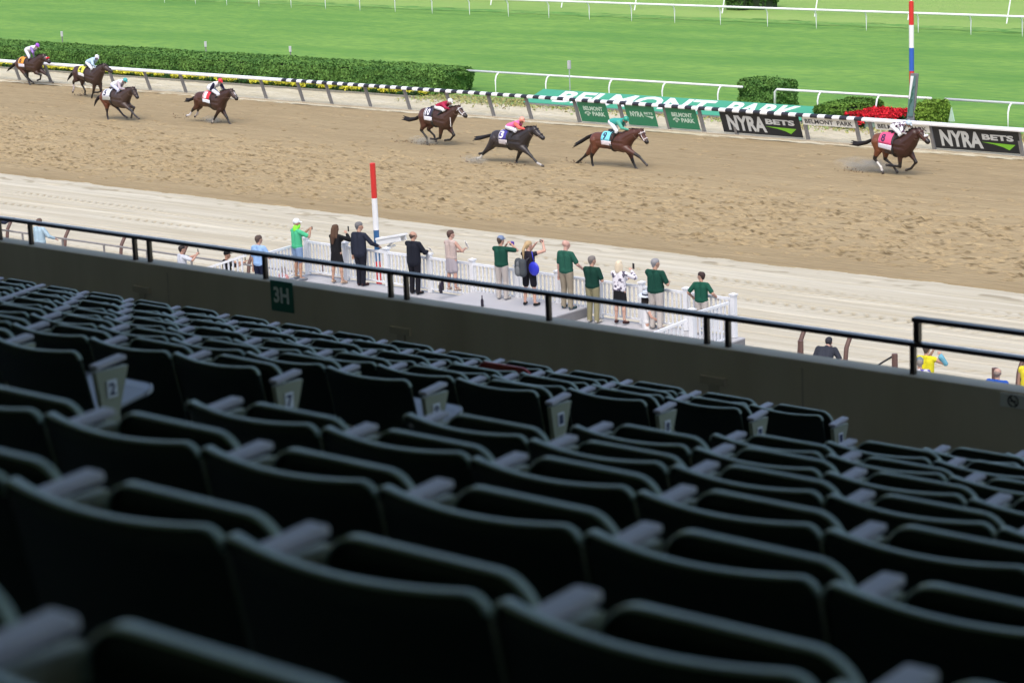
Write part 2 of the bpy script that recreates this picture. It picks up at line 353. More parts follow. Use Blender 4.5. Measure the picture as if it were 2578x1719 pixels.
q = MB(); q.box((2.4, 0, .155), (4.85, .062, .027), bev=.004); q.build('top_rail', M_RAIL, e)
# signs on the wall
def wall_text(s, c, w, h, M, parent, bold=.01, y=-.0, sxx=1, name='lettering', dep=.004):
    vs, fs = text_verts(s, 1, bold, dep); vs = fit_text(vs, w, h); b = MB()
    b.add([Vector((c[0]+v.x, c[1]-abs(v.z)-.001 if v.z > 0 else c[1], c[2]+v.y)) for v in vs], fs); return b.build(name, M, parent)
YW = 12.22
c = Vector((-13.32, YW-.006, WT-.10))
e = empty('section_sign', c, 'dark green section sign reading 3H on the parapet wall', 'sign')
b = MB(); b.box((0, 0, 0), (.24, .010, .235), bev=.003); b.build('plate', mat('sign_green', (.02, .17, .11), .5), e)
wall_text('3H', (0, -.006, .01), .165, .125, mat('sign_pale', (.75, .85, .8), .6), e, .03)
c = Vector((-6.98, YW-.006, WT-.055)); e = empty('no_smoking_sign', c, 'small pale plate with a crossed circle at the right end of the parapet', 'sign')
b = MB(); b.box((.06, 0, 0), (.42, .010, .085), bev=.003); b.build('plate', mat('plate_grey', (.75, .76, .70), .5), e)
b = MB(); b.tube([(-.06+.033*math.cos(a), -.008, .033*math.sin(a)) for a in np.linspace(0, 2*PI, 25)], .0045, 6, cap=False); b.tube([(-.083, -.008, .023), (-.037, -.008, -.023)], .0045, 6); b.box((-.06, -.0075, 0), (.04, .004, .008)); b.build('crossed_circle', mat('sign_dark', (.06, .065, .065), .6), e)
b = MB(); b.ball((0, 0, 0), .05, 10, sc=(1, .12, .8)); o = b.build('paint_splash', mat('yellow_paint', (.75, .55, .02), .6)); o.location = (-6.93, 12.217, WT-.42); tag(o, 'yellow paint blotch on the wall below the crossed circle plate', 'paint mark')

# ------------------------------------------------------------------ folding stadium seats
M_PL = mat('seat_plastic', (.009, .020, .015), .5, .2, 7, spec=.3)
M_PLR = mat('red_seat_plastic', (.38, .03, .02), .4, .12, 7)
M_ARM = mat('arm_plastic', (.52, .52, .55), .5, .15, 9, spec=.5)
M_STD = mat('standard_iron', (.34, .37, .27), .6, .2, 8)
M_TAG = mat('number_plate', (.75, .8, .85), .5, .04)
def rounded(pts_w, pts_h, r, n=6):
    w, h = pts_w/2, pts_h
    out = []
    for cx, cz, a0 in ((w-r, -r, 0), (-w+r, -r, PI/2)):
        for k in range(n+1):
            a = a0+PI/2*k/n; out.append((cx+r*math.cos(a), cz+r*math.sin(a)))
    return out
def shell(w, h, r, th, yfun, nx=20, nz=9, lip=.008, smile=0):
    """curved rounded-top plate with a rolled top edge, local: x centred, z from 0 down"""
    v = []; f = []
    def zt(x):
        d = abs(x)-(w/2-r)
        return (0 if d <= 0 else -(r-math.sqrt(max(0, r*r-d*d))))-smile*(1-(2*x/w)**2)
    _c = [-w/2+r-r*math.cos(a_) for a_ in np.linspace(0, PI/2, 6)]; t = np.array(_c+list(np.linspace(-w/2+r, w/2-r, nx-9))[1:-1]+[-x for x in reversed(_c)])
    for side in (0, 1):
        for j in range(nz+1):
            for x in t:
                z0 = zt(x); z = z0+(-h-z0)*(j/nz); y = yfun(x, z)
                ex = lip if j == 0 else 0
                v.append((x, y+(th/2+ex*.2)*(1 if side else -1), z))
    N = (nx+1)*(nz+1)
    for j in range(nz):
        for i in range(nx):
            a = j*(nx+1)+i; f.append((a, a+1, a+nx+2, a+nx+1)); f.append((N+a, N+a+nx+1, N+a+nx+2, N+a+1))
    for i in range(nx): f.append((i, N+i, N+i+1, i+1)); a = nz*(nx+1)+i; f.append((a, a+1, N+a+1, N+a))
    for j in range(nz):
        a = j*(nx+1); f.append((a, a+nx+1, N+a+nx+1, N+a)); a += nx; f.append((a, N+a, N+a+nx+1, a+nx+1))
    b = MB(); b.add(v, f)
    # rolled rim along the top outline
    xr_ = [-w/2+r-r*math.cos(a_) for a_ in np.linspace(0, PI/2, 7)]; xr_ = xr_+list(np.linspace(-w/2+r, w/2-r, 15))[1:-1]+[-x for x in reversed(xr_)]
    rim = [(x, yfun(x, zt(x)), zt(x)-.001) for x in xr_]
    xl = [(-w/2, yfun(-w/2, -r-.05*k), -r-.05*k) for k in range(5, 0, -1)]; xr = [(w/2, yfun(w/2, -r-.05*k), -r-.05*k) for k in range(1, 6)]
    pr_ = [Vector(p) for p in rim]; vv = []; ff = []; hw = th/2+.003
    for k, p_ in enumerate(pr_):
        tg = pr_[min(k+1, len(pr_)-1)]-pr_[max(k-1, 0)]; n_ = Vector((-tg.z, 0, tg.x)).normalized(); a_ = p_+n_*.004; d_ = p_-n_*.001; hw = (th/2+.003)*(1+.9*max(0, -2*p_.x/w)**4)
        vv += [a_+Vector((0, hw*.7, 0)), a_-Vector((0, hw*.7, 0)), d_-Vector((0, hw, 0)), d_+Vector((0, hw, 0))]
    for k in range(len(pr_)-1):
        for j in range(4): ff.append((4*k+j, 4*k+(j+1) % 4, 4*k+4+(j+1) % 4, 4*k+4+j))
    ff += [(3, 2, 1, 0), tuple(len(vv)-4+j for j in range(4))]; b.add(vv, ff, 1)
    return b
SEATS = {}
BD = {}
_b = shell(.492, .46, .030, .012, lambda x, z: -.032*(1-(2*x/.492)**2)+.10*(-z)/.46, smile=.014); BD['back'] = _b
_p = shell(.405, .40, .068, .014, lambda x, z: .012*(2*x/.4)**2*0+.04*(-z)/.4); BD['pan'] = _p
def mk_seat_meshes():
    r = {}
    for nm, bb, M in (('back', BD['back'], M_PL), ('pan', BD['pan'], M_PL)):
        me = bb.mesh(nm); bm = bmesh.new(); bm.from_mesh(me); bmesh.ops.recalc_face_normals(bm, faces=bm.faces); bm.to_mesh(me); bm.free(); me.shade_smooth(); me.materials.append(M); me.materials.append(mat('rim_highlight', (.33, .44, .37), .42, .35, 11)); r[nm] = me  # paler rim material paints the sky highlight onto the top edges
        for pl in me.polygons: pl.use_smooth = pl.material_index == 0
    me = r['pan'].copy(); me.materials.clear(); me.materials.append(mat('open_pan', (.34, .37, .40), .4, .2, 9)); me.materials.append(mat('open_pan')); r['openpan'] = me
    me = r['pan'].copy(); me.materials.clear(); me.materials.append(M_PLR); me.materials.append(M_PLR); r['redpan'] = me
    b = MB(); b.box((0, .088, 0), (.046, .135, .018), bev=.006); me = b.mesh('arm'); me.materials.append(M_ARM); r['arm'] = me
    b = MB(); b.prism([(-.012, .015, -.011), (-.012, .158, -.011), (-.012, .108, -.16), (-.012, .100, -.28), (-.012, .13, -.76), (-.012, .06, -.76), (-.012, .045, -.28), (-.012, .034, -.16)], (.024, 0, 0)); me = b.mesh('std'); me.materials.append(M_STD); r['std'] = me
    b = MB(); b.box((0, 0, 0), (.004, .044, .062), bev=.0015); me = b.mesh('plate'); me.materials.append(M_TAG); r['tag'] = me
    return r
SM = mk_seat_meshes()
def seat_tag_mesh(s):
    vs, fs = text_verts(s, 1, .02, .002); vs = fit_text(vs, .026 if len(s) == 1 else .036, .044); b = MB()
    b.add([Vector((v.z, v.x, v.y)) for v in vs], fs); return b
ORD = ['', 'first', 'second', 'third', 'fourth', 'fifth', 'sixth', 'seventh', 'eighth', 'ninth', 'tenth', 'eleventh', 'twelfth', 'thirteenth', 'fourteenth', 'fifteenth', 'sixteenth', 'seventeenth', 'eighteenth', 'nineteenth', 'twentieth', 'twenty-first', 'twenty-second', 'twenty-third', 'twenty-fourth', 'twenty-fifth', 'twenty-sixth', 'twenty-seventh']
def child(nm, me, e, loc, rot=(0, 0, 0)):
    o = bpy.data.objects.new(nm, me); COL.objects.link(o); o.parent = e; o.location = loc; o.rotation_euler = rot; return o
def visible_px(P):
    q = RM @ (np.array(P)-np.array([0, 0, CZ])); 
    if q[2] < .3: return None
    return (W0/2+F0*q[0]/q[2], H0/2-F0*q[1]/q[2])
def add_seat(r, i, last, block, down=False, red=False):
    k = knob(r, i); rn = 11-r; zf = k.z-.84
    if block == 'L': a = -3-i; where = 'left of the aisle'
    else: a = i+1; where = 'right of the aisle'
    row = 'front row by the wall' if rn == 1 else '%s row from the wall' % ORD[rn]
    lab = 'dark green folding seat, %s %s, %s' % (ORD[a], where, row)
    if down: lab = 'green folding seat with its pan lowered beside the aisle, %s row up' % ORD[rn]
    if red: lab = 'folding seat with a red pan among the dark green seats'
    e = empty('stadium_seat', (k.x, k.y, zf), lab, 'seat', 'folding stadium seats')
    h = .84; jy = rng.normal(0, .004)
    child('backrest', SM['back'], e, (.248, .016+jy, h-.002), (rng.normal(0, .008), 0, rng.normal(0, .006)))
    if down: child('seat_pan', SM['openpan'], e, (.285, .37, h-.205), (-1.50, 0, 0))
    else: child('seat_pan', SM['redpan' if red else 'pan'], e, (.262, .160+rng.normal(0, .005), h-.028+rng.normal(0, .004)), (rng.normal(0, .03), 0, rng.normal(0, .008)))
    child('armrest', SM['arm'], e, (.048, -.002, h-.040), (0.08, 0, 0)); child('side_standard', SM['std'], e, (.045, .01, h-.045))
    if last:
        child('armrest', SM['arm'], e, (.51+.036, .012, h-.062), (0.12, 0, 0)); s = child('side_standard', SM['std'], e, (.51+.036, .02, h-.065))
        t = bpy.data.objects.new('number_plate', SM['tag']); COL.objects.link(t); t.parent = s; t.location = (.0145, .078, -.078)
        bb = seat_tag_mesh(last); o = bb.build('number', mat('plate_ink', (.03, .05, .12), .6), s); o.location = (.0175, .078, -.078)
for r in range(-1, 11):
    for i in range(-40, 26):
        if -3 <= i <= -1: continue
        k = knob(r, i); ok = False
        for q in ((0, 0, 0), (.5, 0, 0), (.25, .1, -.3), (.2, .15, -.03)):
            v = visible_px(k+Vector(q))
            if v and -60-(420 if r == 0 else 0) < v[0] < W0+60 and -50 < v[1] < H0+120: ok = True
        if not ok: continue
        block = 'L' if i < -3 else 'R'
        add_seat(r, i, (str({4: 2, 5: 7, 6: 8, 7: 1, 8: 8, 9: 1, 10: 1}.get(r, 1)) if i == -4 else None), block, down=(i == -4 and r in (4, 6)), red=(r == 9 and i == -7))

# ================================================================== TRACK FURNITURE
M_WHITE = mat('white_paint', (.80, .81, .83), .35, .04, 3)
M_GREYP = mat('weathered_post', (.23, .22, .22), .75, .2, 5)
M_BLACK = mat('black_paint', (.02, .02, .028), .45, .1, 5)
# --- inner rail with checked cover
YI, ZI = 82.62, 1.13
bx = [z1(180, 680), z1(445, 700), z1(700, 725), z1(960, 745), z1(1245, 770), z1(1535, 795), z1(1850, 822), z1(2195, 850), z2(485, 875), z2(718, 895), z2(1048, 920), z2(1383, 945), z2(1725, 975), z2(2090, 1000), z3(415, 1020), z3(805, 1055), z3(1180, 1085), z3(1605, 1105), z3(1895, 1128), z3(2145, 1155), z4(500, 1195), z4(970, 1220), z4(1107, 1225), z4(1590, 1270), z4(2332, 1328)]
PX = [at(p, .02).x for p in bx]
PX = [PX[0]-2.8*k for k in range(8, 0, -1)]+PX+[PX[-1]+3.0*k for k in range(1, 4)]
ir = empty('inner_rail', (-80, YI, 0), 'long inner track rail, white with a black and white checked stretch, on slanted grey posts', 'rail')
X0, X1 = at(z2(385, 675), ZI).x, at(z4(1030, 1005), ZI).x
per = (at(z3(450, 835), ZI).x-at(z3(0, 792), ZI).x)/5
prof = [(-.13, -.07), (-.145, -.01), (-.11, .045), (-.04, .07), (.05, .07), (.11, .03), (.125, -.03), (.10, -.05), (-.03, -.045)]
b = MB()
def cover(xa, xb, mi):
    n = len(prof); vs = [(x+80, p[0], ZI+p[1]) for x in (xa, xb) for p in prof]
    b.add(vs, [(i, (i+1) % n, n+(i+1) % n, n+i) for i in range(n)]+[tuple(range(n)), tuple(range(2*n-1, n-1, -1))], mi)
cover(-150, X0, 0); x = X0; k = 1
while x < X1-.01:
    xe = min(x+per/2, X1); cover(x+.002, xe-.002, k % 2); x = xe; k += 1
cover(X1, -30, 0)
b.build('rail_cover', [M_WHITE, M_BLACK], ir)
for x in PX:
    q = MB(); t = Vector((x-.02+80, .05, ZI-.06)); bs = Vector((x+80, .42, -.06)); dd = (bs-t).normalized()
    q.tube([t, bs], .085, 4); q.build('post', M_GREYP, ir)
# --- mid rail on the near side of the turf
def goose_rail(name, label, y, z, x0, x1, px, over, M, r=.055, pr=.04, ends=(0, 0), spread=.32, grp=None):
    e = empty(name, (px[0], y, 0), label, 'rail', grp)
    ox = px[0]; b = MB(); pts = [(x0-ox, 0, z), (x1-ox, 0, z)]
    if ends[0]: pts = [(x0-ox-.12, 0, z-ends[0]), (x0-ox-.10, 0, z-.12), (x0-ox+.02, 0, z-.01)]+pts[1:]
    b.tube(pts, r, 10); b.build('top_rail', M, e, smooth=True)
    for x in px:
        q = MB(); s = spread*over
        q.tube([(x-ox, 0, z-.02), (x-ox, s*.35, z-.03), (x-ox, s*.75, z-.14), (x-ox, s, z-.36), (x-ox, s, -.05)], pr, 8); q.build('post', M, e, smooth=True)
    return e
YM = 89.45
mp1 = [at(z3(x_, y_), .0).x for x_, y_ in ()]
def xatY(p, Y): return atY(p, Y).x
mx1 = [xatY(z3(a, c), YM) for a, c in ((620, 700), (1155, 735), (1605, 765), (2075, 790))]; d_ = mx1[1]-mx1[0]
goose_rail('turf_rail', 'white tubular rail between the long hedge and the square clipped bush', YM, 1.08, mx1[0]-6.2*1.0, xatY(z3(2250, 745), YM), [mx1[0]-3.3]+mx1, -1, M_WHITE, grp='white rails along the turf course')
mx2 = [xatY(z4(a, c), YM) for a, c in ((250, 830), (640, 830), (1135, 830))]
goose_rail('turf_rail', 'white tubular rail passing behind the red flowers and striped finish pole', YM, 1.08, mx2[0]+.08, xatY(z4(1570, 797), YM), mx2[1:], -1, M_WHITE, ends=(.95, 0), grp='white rails along the turf course')
mx3 = [xatY(z4(a, c), YM) for a, c in ((2235, 900),)]
goose_rail('turf_rail', 'white tubular rail starting right of the light green bush at the right edge', YM+.15, 1.06, xatY(z4(1668, 803), YM), mx3[0]+12, mx3+[mx3[0]+3.4, mx3[0]+6.8], -1, M_WHITE, grp='white rails along the turf course')
# --- long rail on the far side of the turf
tb = [at((x_/2352*W0, y_/2352*W0), 0) for x_, y_ in ((377, 8), (448, 14), (520, 18), (594, 22), (668, 24), (747, 28), (826, 31), (907, 35), (992, 38), (1078, 42), (1167, 45), (1260, 48), (1353, 53), (1450, 55), (1549, 60), (1654, 63), (1762, 68), (1874, 71), (1989, 75), (2108, 77), (2229, 81), (2347, 84))]
YT = 120.2; tpx = [xatY((x_/2352*W0, y_/2352*W0), YT) for x_, y_ in ((377, 8), (448, 12), (520, 15), (594, 18), (668, 22), (747, 26), (826, 30), (907, 34), (992, 37), (1078, 41), (1167, 45), (1260, 48), (1353, 52), (1450, 55), (1549, 59), (1654, 63), (1762, 67), (1874, 71), (1989, 75), (2108, 79), (2229, 83), (2347, 87))]
goose_rail('turf_rail', 'long white rail with hooked posts across the top of the picture beyond the turf', YT-.45, 1.22, -190, -50, tpx, 1, M_WHITE, r=.07, pr=.05, spread=.5, grp='white rails along the turf course')
YF = 126.4; fpx = [at(z3(650, 80)).x, at(z3(1350, 90)).x, at(z3(2100, 115)).x, at(z4(620, 140)).x, at(z4(1480, 155)).x]
e = empty('infield_rail', (fpx[0], YF, 0), 'distant white rail on leaning thin posts at the top edge of the picture', 'rail')
b = MB(); b.tube([(-60, .55, 1.95), (60, .55, 1.95)], .06, 8); b.build('top_rail', M_WHITE, e)
for x in [fpx[0]-6.5]+fpx+[fpx[-1]+6.8]:
    q = MB(); q.tube([(x-fpx[0], 0, -.05), (x-fpx[0]+.05, .55, 1.95)], .045, 6); q.build('post', M_WHITE, e)
# --- outer rail beside the crowd
e = empty('outer_rail', (-60, 49.8, 0), 'outer track rail with a white cover on curved brown posts behind the parapet', 'rail')
b = MB(); b.box((30, 0, 1.19), (120, .16, .07), bev=.02); b.build('rail_cover', M_WHITE, e)
M_BROWN = mat('brown_post_paint', (.13, .075, .065), .6, .2, 6)
for k, x in enumerate([-73.95, -70.85, -67.75, -64.59, -61.67, -58.6, -55.5, -52.3, -34.75, -33.35, -28.45, -25.4]):
    q = MB(); X = x+60
    q.tube([(X, 0, 1.15), (X, -.05, 1.08), (X, -.20, .86), (X, -.26, .5), (X, -.26, -.05)], .06, 8); q.build('post', M_BROWN, e, smooth=True)
e = empty('crowd_rail', (-75, 48.9, 0), 'thin grey crowd rail in front of the spectators below the parapet', 'rail')
b = MB(); b.tube([(0, 0, 1.0), (24.6, 0, 1.0)], .03, 8); b.tube([(0, 0, .55), (24.6, 0, .55)], .02, 8); b.build('top_rail', M_GREYP, e)
for x in np.arange(.4, 24, 2.15):
    q = MB(); q.tube([(x, 0, 0), (x, 0, 1.0)], .035, 6); q.build('post', M_GREYP, e)
for x, ty in ((-33.62, .95), (-31.7, .98), (-28.9, .98), (-34.5, .98)):
    q = MB(); q.tube([(0, 0, 0), (0, 0, ty)], .075, 8); o = q.build('wooden_post', M_BROWN); o.location = (x, 49.25, 0)
    tag(o, {-33.62: 'short brown post beside the tall curved one right of the bending man', -31.7: 'thick brown post left of the yellow vest photographer', -28.9: 'brown post at the right edge beside the man with straps', -34.5: 'dark brown post just left of the bending man in dark shirt'}[x], 'post', 'stout brown posts by the outer rail')
b = MB(); b.tube([(-33, 49.6, .1), (-32.6, 49.4, .35), (-32.1, 49.3, .7), (-31.7, 49.25, .95)], .025, 6); o = b.build('cable', M_DK); tag(o, 'dark cable hanging from the brown post down to the sand', 'cable')

# --- striped poles
def striped_pole(loc, top, bands, r, label, dress):
    e = empty('striped_pole', loc, label, 'pole', 'red white and blue striped poles'); 
    for (za, zb, M) in bands:
        q = MB(); q.tube([(0, 0, za), (0, 0, zb)], r, 14); q.build('band', M, e)
    q = MB(); q.ball((0, 0, top), r*1.05, 12, sc=(1, 1, .35)); q.build('cap', bands[0][2], e)
    if dress: dress(e)
M_RED = mat('red_paint', (.62, .035, .03), .4, .05); M_BLUE = mat('blue_paint', (.035, .12, .50), .4, .05); M_BLUE2 = mat('deep_blue_paint', (.03, .11, .26), .4, .05)
def cams(e):
    q = MB(); q.tube([(.05, 0, 1.62), (.75, .0, 1.85)], .035, 6); q.tube([(.35, 0, 1.72), (.75, 0, 2.0)], .03, 6); q.build('bracket', M_WHITE, e)
    q = MB(); M_ = Matrix.Rotation(math.radians(-12), 3, 'Y'); q.box((.62, 0, 2.10), (1.05, .34, .06), M=M_, bev=.01); q.box((.62, -.12, 2.0), (1.0, .05, .16), M=M_, bev=.01); q.box((.62, .12, 2.0), (1.0, .05, .16), M=M_, bev=.01); q.box((.15, 0, 1.93), (.08, .28, .22), M=M_); q.build('trough_housing', M_WHITE, e)
striped_pole((-50.48, 50.25, 0), 4.24, [(3.21, 4.24, M_RED), (2.25, 3.21, M_WHITE), (1.30, 2.25, M_BLUE2), (.0, 1.30, M_RED)], .085, 'near striped pole with a white trough bracket behind the white platform', cams)
PFX = -55.72
striped_pole((PFX, 88.05, 0), 5.34, [(4.37, 5.34, M_RED), (3.40, 4.37, M_WHITE), (2.42, 3.40, M_BLUE), (1.47, 2.42, M_RED), (0, 1.47, M_WHITE)], .105, 'tall striped finish pole standing beyond the inner rail at the right', None)
# --- tall finish mirror frame in front of it
e = empty('finish_frame', (-55.1, 87.2, 0), 'tall narrow grey framed green and white board in front of the finish pole', 'board')
a, c2 = atY(z4(1360, 1005), 87.2), atY(z4(1392, 622), 87.2)
w_ = .36; off = e.location
def shear(x, z): # leans to the right with height
    return (x+(c2.x-a.x)*(z-.5)/(c2.z-.5)+a.x-off.x, z)
for nm, rect, y, M in (('frame', (0, w_, .35, c2.z), 0, mat('frame_grey', (.20, .20, .22), .5)), ('panel', (.04, w_-.05, .62, c2.z-.08), -.045, mat('panel_slate', (.10, .19, .19), .35)), ('white_panel', (.05, w_-.16, 1.35, c2.z-.10), -.052, M_WHITE)):
    q = MB(); x0_, x1_, za, zb = rect
    P = [shear(x0_, za), shear(x1_, za), shear(x1_, zb), shear(x0_, zb)]
    if nm == 'white_panel': P = [shear(x0_+.0, za), shear(x0_+.05, za), shear(x1_, zb), shear(x0_, zb)]
    q.prism([(p[0], y, p[1]) for p in P], (0, .08 if nm == 'frame' else .01, 0)); q.build(nm, M, e)
q = MB()
for k in range(3):
    x0_, z0_ = shear(.08+.05*k, .8+.35*k); x1_, z1_ = shear(.22+.02*k, 1.35+.28*k); q.tube([(x0_, -.06, z0_), ((x0_+x1_)/2-.05, -.06, (z0_+z1_)/2), (x1_, -.06, z1_)], .022, 6)
q.build('painted_leaf', mat('leaf_green_paint', (.05, .16, .11), .5), e)

# --- sloping green name board
A0, A1 = at(z3(400, 868), .15), at(z4(735, 968), .15); xl, xr = -76.5, -60.2; yb, yt, zb_, zt_ = 86.55, 87.95, .16, .62
e = empty('name_board', (xl, yb, 0), 'long sloping green board with giant white BELMONT PARK lettering beyond the inner rail', 'sign')
LB = xr-xl; sv = Vector((0, yt-yb, zt_-zb_)); sl = sv.length; svn = sv/sl; nn = Vector((1, 0, 0)).cross(svn)
M_BG = mat('board_green', (.06, .33, .20), .5, .06, 1.5)
q = MB(); P = [Vector((0, 0, zb_)), Vector((LB-.4, 0, zb_)), Vector((LB, 0, zb_))+svn*.35, Vector((LB, 0, zb_))+svn*(sl-.35), Vector((LB-.4, 0, zb_))+svn*sl, Vector((.10, 0, zb_))+svn*sl]
q.prism(P, nn*.03); q.build('board', M_BG, e)
q = MB(); q.box((LB/2, -.03, .07), (LB-.3, .05, .20)); 
for k in range(9): q.box((.5+k*1.9, yt-yb-.05, .27), (.08, .08, .56))
q.build('support', M_GREYP, e)
txa, txb = at((1378, 260), .2).x-xl+.15, at(z4(575, 900), .55).x-xl-.05
for word, fa, fb in (('BELMONT', 0, .66), ('PARK', .725, 1.0)):
    vs, fs = text_verts(word, 1, .028, .03); wa = txa+(txb-txa)*fa; wb = txa+(txb-txa)*fb
    vs = fit_text(vs, wb-wa, sl*.80); q = MB()
    q.add([Vector((0, 0, zb_))+Vector((1, 0, 0))*((wa+wb)/2+v.x)+svn*(sl*.53+v.y)+nn*(.035+v.z) for v in vs], fs); q.build('lettering', M_WHITE, e)

# --- panels hung on the inner rail
def rail_panel(name, label, corners, Mp, items, grp=None):
    """corners: TL,TR,BR,BL in pixels; the panel slopes parallel to the rail posts"""
    ya, za = YI-.02, ZI-.09
    TL, TR = [xatY(p, ya) for p in corners[:2]]
    BR, BL = [atY(p, ya+.30) for p in corners[2:]]
    zbm = max(.12, (BR.z+BL.z)/2); fr = min(1, (za-zbm)/(ZI)); yb2 = ya+.42*fr
    xa, xb = (TL+BL.x)/2+.0, (TR+BR.x)/2; xa = TL; xb = TR
    e = empty(name, (xa, ya, za), label, 'sign', grp)
    w = xb-xa; dn = Vector((0, yb2-ya, zbm-za)); h = dn.length; dnn = dn/h; nrm = Vector((0, -dn.z*-1, dn.y)).normalized(); nrm = Vector((1, 0, 0)).cross(-dnn); nrm = nrm if nrm.y < 0 else -nrm
    q = MB(); q.prism([Vector((0, 0, 0)), Vector((w, 0, 0)), Vector((w, 0, 0))+dn, dn], -nrm*.03); q.build('panel', Mp, e)
    def put(vs, fs, cx, cy, M, nm='lettering'):
        q = MB(); q.add([Vector((1, 0, 0))*(cx*w+v.x)+dnn*(cy*h-v.y)+nrm*(.006+max(0, v.z)) for v in vs], fs); return q.build(nm, M, e)
    for it in items:
        if it[0] == 't':
            _, s, cx, cy, ww, hh, M, bold = it; vs, fs = text_verts(s, 1, bold, .012, sx=1); put(fit_text(vs, ww*w, hh*h), fs, cx, cy, M)
        elif it[0] == 'p':
            _, poly, M = it; put([Vector(((x-.5)*w, (.5-y)*h, .008)) for x, y in poly], [tuple(range(len(poly)))], .5, .5, M, 'swoosh')
        elif it[0] == 'tree':
            _, cx, cy, s, M = it; q = MB(); vv = []; ff = []
            for k in range(14):
                a_ = PI*k/13; rr = s*(.55+.12*(k % 2)); X, Y_ = math.cos(a_)*rr*1.25, math.sin(a_)*rr*.75
                bq = len(vv); vv += [Vector((X-s*.16, Y_-s*.10, .008)), Vector((X+s*.16, Y_-s*.10, .008)), Vector((X+s*.16, Y_+s*.10, .008)), Vector((X-s*.16, Y_+s*.10, .008))]; ff.append((bq, bq+1, bq+2, bq+3))
            for k in range(4):
                bq = len(vv); x_ = (k-1.5)*s*.2; vv += [Vector((x_*.5-.012, -s*.6, .008)), Vector((x_*.5+.012, -s*.6, .008)), Vector((x_*1.6+.012, s*.2, .008)), Vector((x_*1.6-.012, s*.2, .008))]; ff.append((bq, bq+1, bq+2, bq+3))
            put(vv, ff, cx, cy, M, 'tree_emblem')
    return e
M_SB = mat('banner_black', (.012, .014, .022), .5, .1, 3); M_SG = mat('banner_green', (.03, .23, .12), .5, .06, 2); M_LET = mat('letter_grey', (.62, .64, .66), .5, .04); M_LETG = mat('letter_pale_green', (.60, .78, .68), .5, .04); M_LIME = mat('lime', (.22, .58, .04), .5, .04)
nb = lambda: [('t', 'NYRA', .325, .5, .49, .74, M_LET, .04), ('t', 'BETS', .755, .33, .36, .26, M_LET, .04), ('p', [(.555, .56), (.945, .60), (.865, .86), (.80, .74), (.70, .64)], M_LIME)]
rail_panel('track_banner', 'black NYRA BETS banner right of the green panels, left of the leading horse', [z4(-230, 925+10), z4(440, 990), z4(465, 1180), z3(2140, 1145)], M_SB, nb(), 'black banners on the inner rail')
rail_panel('track_banner', 'black NYRA BETS banner in front of the leading horse at the right edge', [z4(1570, 1060), z4(2300, 1100), z4(2310, 1305), z4(1600, 1270)], M_SB, nb(), 'black banners on the inner rail')
bp_ = lambda: [('t', 'BELMONT', .52, .30, .68, .21, M_LETG, .035), ('t', 'PARK', .68, .57, .44, .21, M_LETG, .035), ('tree', .30, .57, .19, M_LETG)]
rail_panel('green_banner', 'leftmost green BELMONT PARK panel with a tree emblem', [z3(845, 870), z3(1085, 885), z3(1120, 1040), z3(890, 1030)], M_SG, bp_(), 'green panels on the inner rail')
rail_panel('green_banner', 'middle green NYRA BETS panel behind the rider in green', [z3(1245, 895), z3(1490, 910), z3(1530, 1085), z3(1275, 1065)], M_SG, [('t', 'NYRA', .37, .42, .45, .26, M_LETG, .03), ('t', 'BETS', .78, .35, .30, .12, M_LETG, .03), ('p', [(.62, .47), (.95, .49), (.88, .62), (.80, .55)], M_LETG)], 'green panels on the inner rail')
rail_panel('green_banner', 'rightmost green BELMONT PARK panel beside a grey post', [z3(1590, 915), z3(1845, 930), z3(1870, 1110), z3(1610, 1095)], M_SG, bp_(), 'green panels on the inner rail')
M_OFF = mat('strip_white', (.85, .86, .84), .5, .05); M_INK = mat('ink', (.05, .05, .06), .5)
rail_panel('white_strip_sign', 'white BELMONT PARK strip between the black banner and the red flowers', [z4(470, 992), z4(915, 1020), z4(920, 1078), z4(485, 1050)], M_OFF, [('t', 'BELMONT  PARK', .5, .5, .90, .55, M_INK, .012)], 'white strip signs on the inner rail')
rail_panel('white_strip_sign', 'white BELMONT PARK strip behind the leading rider', [z4(1085, 1037), z4(1545, 1065), z4(1550, 1120), z4(1100, 1090)], M_OFF, [('t', 'BELMONT  PARK', .5, .5, .90, .55, M_INK, .012)], 'white strip signs on the inner rail')

